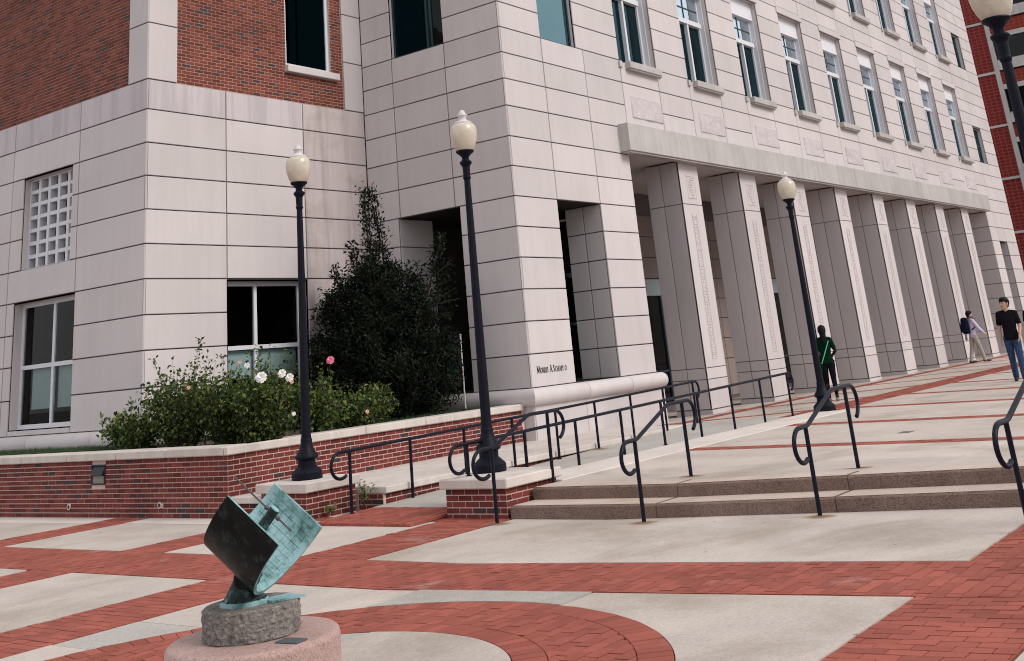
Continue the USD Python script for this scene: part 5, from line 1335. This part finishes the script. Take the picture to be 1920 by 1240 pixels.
# ------------------------------------------------------------------ people
def hull2(a, ra, b, rb, n=14):
    return m3.Manifold.batch_hull([m3.Manifold.sphere(ra, n).translate(tuple(map(float, a))), m3.Manifold.sphere(rb, n).translate(tuple(map(float, b)))])
def smooth_union(parts, it=8, edge=0.028):
    m = m3.Manifold.batch_boolean(parts, m3.OpType.Add)
    m = m.refine_to_length(edge); q = m.to_mesh()
    t = trimesh.Trimesh(q.vert_properties[:, :3], q.tri_verts, process=True)
    trimesh.smoothing.filter_taubin(t, lamb=0.5, nu=0.53, iterations=it)
    return t
def person(label, loc, yaw, H, pose, mats, hair='short', female=False, sleeve='short', extra=None, head_yaw=0.0, hs=1.1):
    """local axes: +x forward, +y left, z up; built 1.75 m tall then scaled"""
    t = thing('person', label, 'person', loc, yaw)
    k = H / 1.75
    J = {}
    sh = 0.150 if female else 0.172; hp = 0.085
    J['pelvis'] = np.array([0, 0, 0.93]); J['waist'] = np.array([0, 0, 1.08]); J['chest'] = np.array([0.01, 0, 1.28]); J['neck'] = np.array([-0.005, 0, 1.47]); J['head'] = np.array([0.02, 0, 1.625])
    for s, n_ in ((1, 'l'), (-1, 'r')):
        th, kn = pose['leg_' + n_]; hip = np.array([0, s * hp, 0.90]); J['hip' + n_] = hip
        J['knee' + n_] = hip + 0.43 * np.array([math.sin(th), 0, -math.cos(th)]); J['ank' + n_] = J['knee' + n_] + 0.41 * np.array([math.sin(th - kn), 0, -math.cos(th - kn)])
        J['toe' + n_] = J['ank' + n_] + np.array([0.17 * math.cos(pose.get('toe_' + n_, 0)), s * 0.02, -0.055 - 0.10 * math.sin(pose.get('toe_' + n_, 0))])
        sw, out, el = pose['arm_' + n_]; S_ = np.array([0, s * sh, 1.42]); J['sho' + n_] = S_
        d1 = np.array([math.sin(sw) * math.cos(out), s * math.sin(out), -math.cos(sw) * math.cos(out)]); J['elb' + n_] = S_ + 0.29 * d1
        inn = pose.get('in_' + n_, 0.0)
        d2 = np.array([math.sin(sw + el) * math.cos(out * 0.4), s * (math.sin(out * 0.4) - inn), -math.cos(sw + el) * math.cos(out * 0.4)]); d2 /= np.linalg.norm(d2)
        J['wri' + n_] = J['elb' + n_] + 0.25 * d2; J['d' + n_] = d2
    low = min(J['ankl'][2], J['ankr'][2]) - 0.075
    for q in J:
        if q not in ('dl', 'dr'): J[q] = (J[q] - np.array([0, 0, low])) * k
    sc = lambda x: x * k
    parts = []
    def bone(a, ra, b, rb): parts.append(hull2(a, ra * k, b, rb * k))
    tw = 0.10 if female else 0.115
    parts.append(m3.Manifold.batch_hull([m3.Manifold.sphere(0.088 * k, 14).translate(tuple(J['pelvis'] + np.array([0, s * 0.065 * k, 0]))) for s in (-1, 1)] + [m3.Manifold.sphere(0.08 * k, 14).translate(tuple(J['waist'] + np.array([0, s * 0.045 * k, 0]))) for s in (-1, 1)]))
    parts.append(m3.Manifold.batch_hull([m3.Manifold.sphere(0.08 * k, 14).translate(tuple(J['waist'] + np.array([0, s * 0.045 * k, 0]))) for s in (-1, 1)] + [m3.Manifold.sphere(0.088 * k, 14).translate(tuple(J['chest'] + np.array([0, s * 0.055 * k, 0]))) for s in (-1, 1)]))
    parts.append(m3.Manifold.batch_hull([m3.Manifold.sphere(0.088 * k, 14).translate(tuple(J['chest'] + np.array([0, s * 0.055 * k, 0]))) for s in (-1, 1)] + [m3.Manifold.sphere(0.048 * k, 14).translate(tuple(J['sho' + n_])) for n_ in 'lr'] + [m3.Manifold.sphere(0.06 * k, 14).translate(tuple(J['neck'] - np.array([0, 0, 0.03 * k])))]))
    torso = list(parts)
    bone(J['neck'] - np.array([0, 0, 0.05 * k]), 0.056, J['head'] - np.array([0.01 * k, 0, 0.06 * k]), 0.052)
    legs = []; arms_u = []
    for n_ in 'lr':
        a = hull2(J['hip' + n_], 0.088 * k, J['knee' + n_], 0.056 * k); b = hull2(J['knee' + n_], 0.056 * k, J['ank' + n_], 0.038 * k); parts += [a, b]
        calf = J['knee' + n_] * 0.68 + J['ank' + n_] * 0.32 + np.array([-0.018 * k, 0, 0]); parts.append(hull2(J['knee' + n_], 0.05 * k, calf, 0.054 * k))
        parts.append(hull2(J['ank' + n_] - np.array([0.03 * k, 0, 0.03 * k]), 0.036 * k, J['toe' + n_], 0.028 * k))
        parts.append(hull2(J['sho' + n_], 0.052 * k, J['elb' + n_], 0.040 * k)); parts.append(hull2(J['elb' + n_], 0.040 * k, J['wri' + n_], 0.027 * k))
    # head: skull, jaw, nose, ears
    cy_, sy_ = math.cos(head_yaw), math.sin(head_yaw); hd = lambda x, y, z: J['head'] + k * hs * np.array([cy_ * x - sy_ * y, sy_ * x + cy_ * y, z])
    parts.append(m3.Manifold.batch_hull([m3.Manifold.sphere(0.082 * k * hs, 18).translate(tuple(hd(-0.022, 0, 0.03))), m3.Manifold.sphere(0.072 * k * hs, 18).translate(tuple(hd(0.022, 0, 0.035))), m3.Manifold.sphere(0.048 * k * hs, 14).translate(tuple(hd(0.035, 0, -0.06))), m3.Manifold.sphere(0.03 * k * hs, 12).translate(tuple(hd(0.058, 0, -0.082)))]))
    parts.append(hull2(hd(0.09, 0, 0.012), 0.010 * k, hd(0.106, 0, -0.018), 0.014 * k, 10))
    for s in (-1, 1): parts.append(hull2(hd(-0.01, s * 0.078, 0.012), 0.016 * k, hd(-0.006, s * 0.076, -0.018), 0.011 * k, 10))
    body = smooth_union(parts, 6)
    # hands: palm, four unequal fingers, thumb
    hands = []
    for s, n_ in ((1, 'l'), (-1, 'r')):
        w = J['wri' + n_]; d = J['d' + n_]; side = np.cross(d, np.array([0, s * 1.0, 0])); side /= np.linalg.norm(side) + 1e-9; nrm = np.cross(side, d)
        if side[0] < 0: side = -side
        P0 = w + d * 0.02 * k; hp_ = []
        hp_.append(m3.Manifold.batch_hull([m3.Manifold.sphere(0.015 * k, 10).translate(tuple(P0 + side * a * k + d * b * k)) for a in (-0.026, 0.026) for b in (0, 0.07)] + [m3.Manifold.sphere(0.024 * k, 10).translate(tuple(w))]))
        for i, (o, l) in enumerate(((0.03, 0.066), (0.01, 0.075), (-0.011, 0.070), (-0.03, 0.054))):
            b0 = P0 + side * o * k + d * 0.072 * k; cu = nrm * (-s if nrm[1] * s > 0 else s) * 0.0; inw = np.array([0, -s, 0])
            b1 = b0 + (d * 0.9 + inw * 0.25) * l * 0.5 * k; b2 = b1 + (d * 0.7 + inw * 0.6) * l * 0.45 * k
            hp_ += [hull2(b0, 0.0092 * k, b1, 0.0085 * k, 8), hull2(b1, 0.0085 * k, b2, 0.007 * k, 8)]
        t0 = P0 + side * 0.028 * k + d * 0.015 * k; t1 = t0 + (side * 0.6 + d * 0.7) * 0.035 * k; t2 = t1 + (side * 0.1 + d * 0.9) * 0.028 * k
        hp_ += [hull2(t0, 0.013 * k, t1, 0.0105 * k, 8), hull2(t1, 0.0105 * k, t2, 0.008 * k, 8)]
        hands.append(m3.Manifold.batch_boolean(hp_, m3.OpType.Add))
    try:
        bm_ = m3.Manifold(m3.Mesh(np.asarray(body.vertices, np.float32), np.asarray(body.faces, np.uint32)))
        full = m3.Manifold.batch_boolean([bm_] + hands, m3.OpType.Add)
        if full.num_tri() == 0: raise ValueError
        mb = MB().man(full)
    except Exception:
        mb = MB().tm(body)
        for h_ in hands: mb.man(h_)
    mb.build('body', mats['skin'], t, smooth=60)
    # clothes
    gr = 0.014 * k
    def garment(bones, name, lk, it=5):
        tm_ = smooth_union(bones, it, 0.03); MB().tm(tm_).build(name, lk, t, smooth=60)
    top_parts = []
    for m_ in torso[1:]:
        top_parts.append(m_)
    infl = []
    P_ = lambda c_, dx, dy, r_: m3.Manifold.sphere(r_ * k, 14).translate(tuple(c_ + k * np.array([dx, dy, 0])))
    hem = J['pelvis'] + np.array([0, 0, -0.075 * k])
    hw = 0.068 if female else 0.062; wr = 0.086 if female else 0.102
    infl.append(m3.Manifold.batch_hull([P_(hem, 0, s * hw, 0.116) for s in (-1, 1)] + [P_(J['waist'], 0, s * 0.04, wr) for s in (-1, 1)]) - m3.Manifold.cube((1, 1, 0.4), True).translate((0, 0, float(hem[2]) - 0.2)))
    infl.append(m3.Manifold.batch_hull([P_(J['waist'], 0, s * 0.04, wr) for s in (-1, 1)] + [P_(J['chest'], 0, s * 0.06, 0.100) for s in (-1, 1)]))
    infl.append(m3.Manifold.batch_hull([P_(J['chest'], 0, s * 0.06, 0.100) for s in (-1, 1)] + [P_(J['sho' + n_], 0, 0, 0.058) for n_ in 'lr'] + [P_(J['neck'] - np.array([0, 0, 0.02 * k]), 0, 0, 0.062)]))
    for n_ in 'lr':
        if sleeve == 'short': e_ = J['sho' + n_] * 0.28 + J['elb' + n_] * 0.72; infl.append(hull2(J['sho' + n_], 0.060 * k, e_, 0.058 * k))
        else: infl += [hull2(J['sho' + n_], 0.068 * k, J['elb' + n_], 0.056 * k), hull2(J['elb' + n_], 0.056 * k, J['wri' + n_], 0.040 * k)]
    garment(infl, 'shirt', mats['shirt'])
    tr = [m3.Manifold.batch_hull([P_(J['pelvis'] - np.array([0, 0, 0.02 * k]), -0.005, s * 0.058, 0.103) for s in (-1, 1)])]
    for n_ in 'lr':
        tr += [hull2(J['hip' + n_], 0.098 * k, J['knee' + n_], (0.062 if female else 0.072) * k), hull2(J['knee' + n_], (0.062 if female else 0.072) * k, J['ank' + n_] + np.array([0, 0, (0.0 if not female else 0.14) * k]), (0.05 if female else 0.062) * k)]
    garment(tr, 'trousers', mats['trousers'])
    for n_ in 'lr':
        m_ = m3.Manifold.batch_hull([m3.Manifold.sphere(0.046 * k, 12).translate(tuple(J['ank' + n_] - np.array([0.035 * k, 0, 0.028 * k]))), m3.Manifold.sphere(0.042 * k, 12).translate(tuple(J['toe' + n_] * 0.6 + J['ank' + n_] * 0.4 - np.array([0, 0, 0.012 * k]))), m3.Manifold.sphere(0.034 * k, 12).translate(tuple(J['toe' + n_] + np.array([0.02 * k, 0, 0.004])))])
        MB().man(m_).build('shoe', mats['shoe'], t, smooth=50)
    # hair
    hb = [m3.Manifold.batch_hull([m3.Manifold.sphere(0.090 * k * hs, 20).translate(tuple(hd(-0.026, 0, 0.045))), m3.Manifold.sphere(0.074 * k * hs, 18).translate(tuple(hd(0.022, 0, 0.062)))])]
    if hair == 'short':
        hb.append(hull2(hd(-0.05, 0, 0.03), 0.072 * k * hs, hd(-0.052, 0, -0.03), 0.05 * k * hs))
        cut = m3.Manifold.cube((0.3 * k, 0.4 * k * hs, 0.3 * k), True).rotate((0, 0, math.degrees(head_yaw))).translate(tuple(hd(0.175, 0, -0.098)))
        hm = m3.Manifold.batch_boolean(hb, m3.OpType.Add) - cut
    else:
        hb += [hull2(hd(-0.05, 0, 0.02), 0.082 * k * hs, hd(-0.08, 0, -0.14), 0.062 * k * hs), hull2(hd(-0.08, 0, -0.14), 0.06 * k * hs, hd(-0.10, 0, -0.26), 0.035 * k * hs)]
        cut = m3.Manifold.cube((0.3 * k, 0.4 * k * hs, 0.3 * k), True).rotate((0, 0, math.degrees(head_yaw))).translate(tuple(hd(0.185, 0, -0.098)))
        hm = m3.Manifold.batch_boolean(hb, m3.OpType.Add) - cut
    MB().man(hm).build('hair', mats['hair'], t, smooth=50)
    fm = MB()
    for s in (-1, 1): fm.man(m3.Manifold.sphere(0.009 * k, 8).translate(tuple(hd(0.084, s * 0.031, 0.018))))
    fm.man(hull2(hd(0.088, -0.02, -0.052), 0.005 * k, hd(0.088, 0.02, -0.052), 0.005 * k, 8))
    for s in (-1, 1): fm.man(hull2(hd(0.088, s * 0.018, 0.036), 0.004 * k, hd(0.08, s * 0.045, 0.034), 0.004 * k, 8))
    fm.build('facial_feature', 'hair', t)
    return t, J, k
# woman in green walking away
wz = z_up(25.0, 10.5)
WJ = person('woman in green top and dark trousers walking away behind the farthest lamp post', (24.75, 10.22, wz), 0.5, 1.56,
    dict(leg_l=(0.06, 0.10), leg_r=(-0.10, 0.12), arm_l=(0.0, 0.22, 0.9), arm_r=(-0.15, 0.30, 1.3), in_l=0.3, in_r=0.35), dict(skin='skin_dark', shirt='green_cloth', trousers='black_cloth', shoe='grey_shoe', hair='hair'), hair='long', female=True)
bag = thing('shoulder_bag', 'dark green shoulder bag on a bright green strap, worn by the woman in green', 'bag', (24.75, 10.22, wz), 0.5)
sp = []
for a in np.linspace(0, 1, 12):
    y = -0.09 + 0.22 * a; z = 1.25 - 0.46 * a; x = -0.108 - 0.016 * math.sin(a * 3.1)
    sp.append((x, y, z))
MB().tube(sp, 0.009, 6).build('strap', 'green_strap', bag)
MB().cbox(-0.10, 0.12, 0.60, 0.04, 0.19, 0.80, 0.02).build('pouch', 'green_cloth', bag)
# man in black shirt
mx, my = 27.6, 7.02
person('man in black short sleeved shirt and blue jeans walking towards the steps', (mx, my, z_up(mx, my)), math.pi + 0.25, 1.75,
    dict(leg_l=(0.20, 0.12), leg_r=(-0.14, 0.10), arm_l=(0.10, 0.16, 0.55), arm_r=(-0.12, 0.14, 0.15), in_l=0.25), dict(skin='skin', shirt='black_cloth', trousers='denim', shoe='shoe', hair='hair'), head_yaw=-0.75)
# student with backpack
bx, by = 42.6, 12.1
BJ = person('student in lilac shirt and khaki trousers walking along the colonnade', (bx, by, z_up(bx, by)), -0.75, 1.72,
    dict(leg_l=(-0.22, 0.1), leg_r=(0.30, 0.08), arm_l=(-0.35, 0.15, 0.2), arm_r=(0.45, 0.2, 0.3)), dict(skin='skin', shirt='lilac_cloth', trousers='khaki', shoe='shoe', hair='hair'), sleeve='long')
bp = thing('backpack', 'dark navy backpack on the back of the student in lilac', 'backpack', (bx, by, z_up(bx, by)), -0.75)
MB().man(m3.Manifold.batch_hull([m3.Manifold.sphere(0.09, 14).translate((-0.22, y, z)) for y, z in ((-0.10, 1.05), (0.10, 1.05), (-0.07, 1.42), (0.07, 1.42))] + [m3.Manifold.sphere(0.07, 12).translate((-0.30, y, 1.08)) for y in (-0.08, 0.08)])).build('pack', 'navy_pack', bp, smooth=50)
for s in (-1, 1): MB().tube([(-0.14, s * 0.12, 1.46), (0.02, s * 0.125, 1.51), (0.125, s * 0.12, 1.38), (0.10, s * 0.14, 1.18), (-0.10, s * 0.17, 1.08)], 0.018, 6).build('strap', 'navy_pack', bp)
# person cut off at the right edge
ex, ey = 33.4, 7.85
person('dark haired person in dark clothes at the right edge behind the man in black', (ex, ey, z_up(ex, ey)), math.pi + 0.2, 1.72,
    dict(leg_l=(0.15, 0.1), leg_r=(-0.15, 0.1), arm_l=(0.1, 0.15, 0.3), arm_r=(-0.1, 0.15, 0.3)), dict(skin='skin', shirt='black_cloth', trousers='khaki', shoe='shoe', hair='hair'))
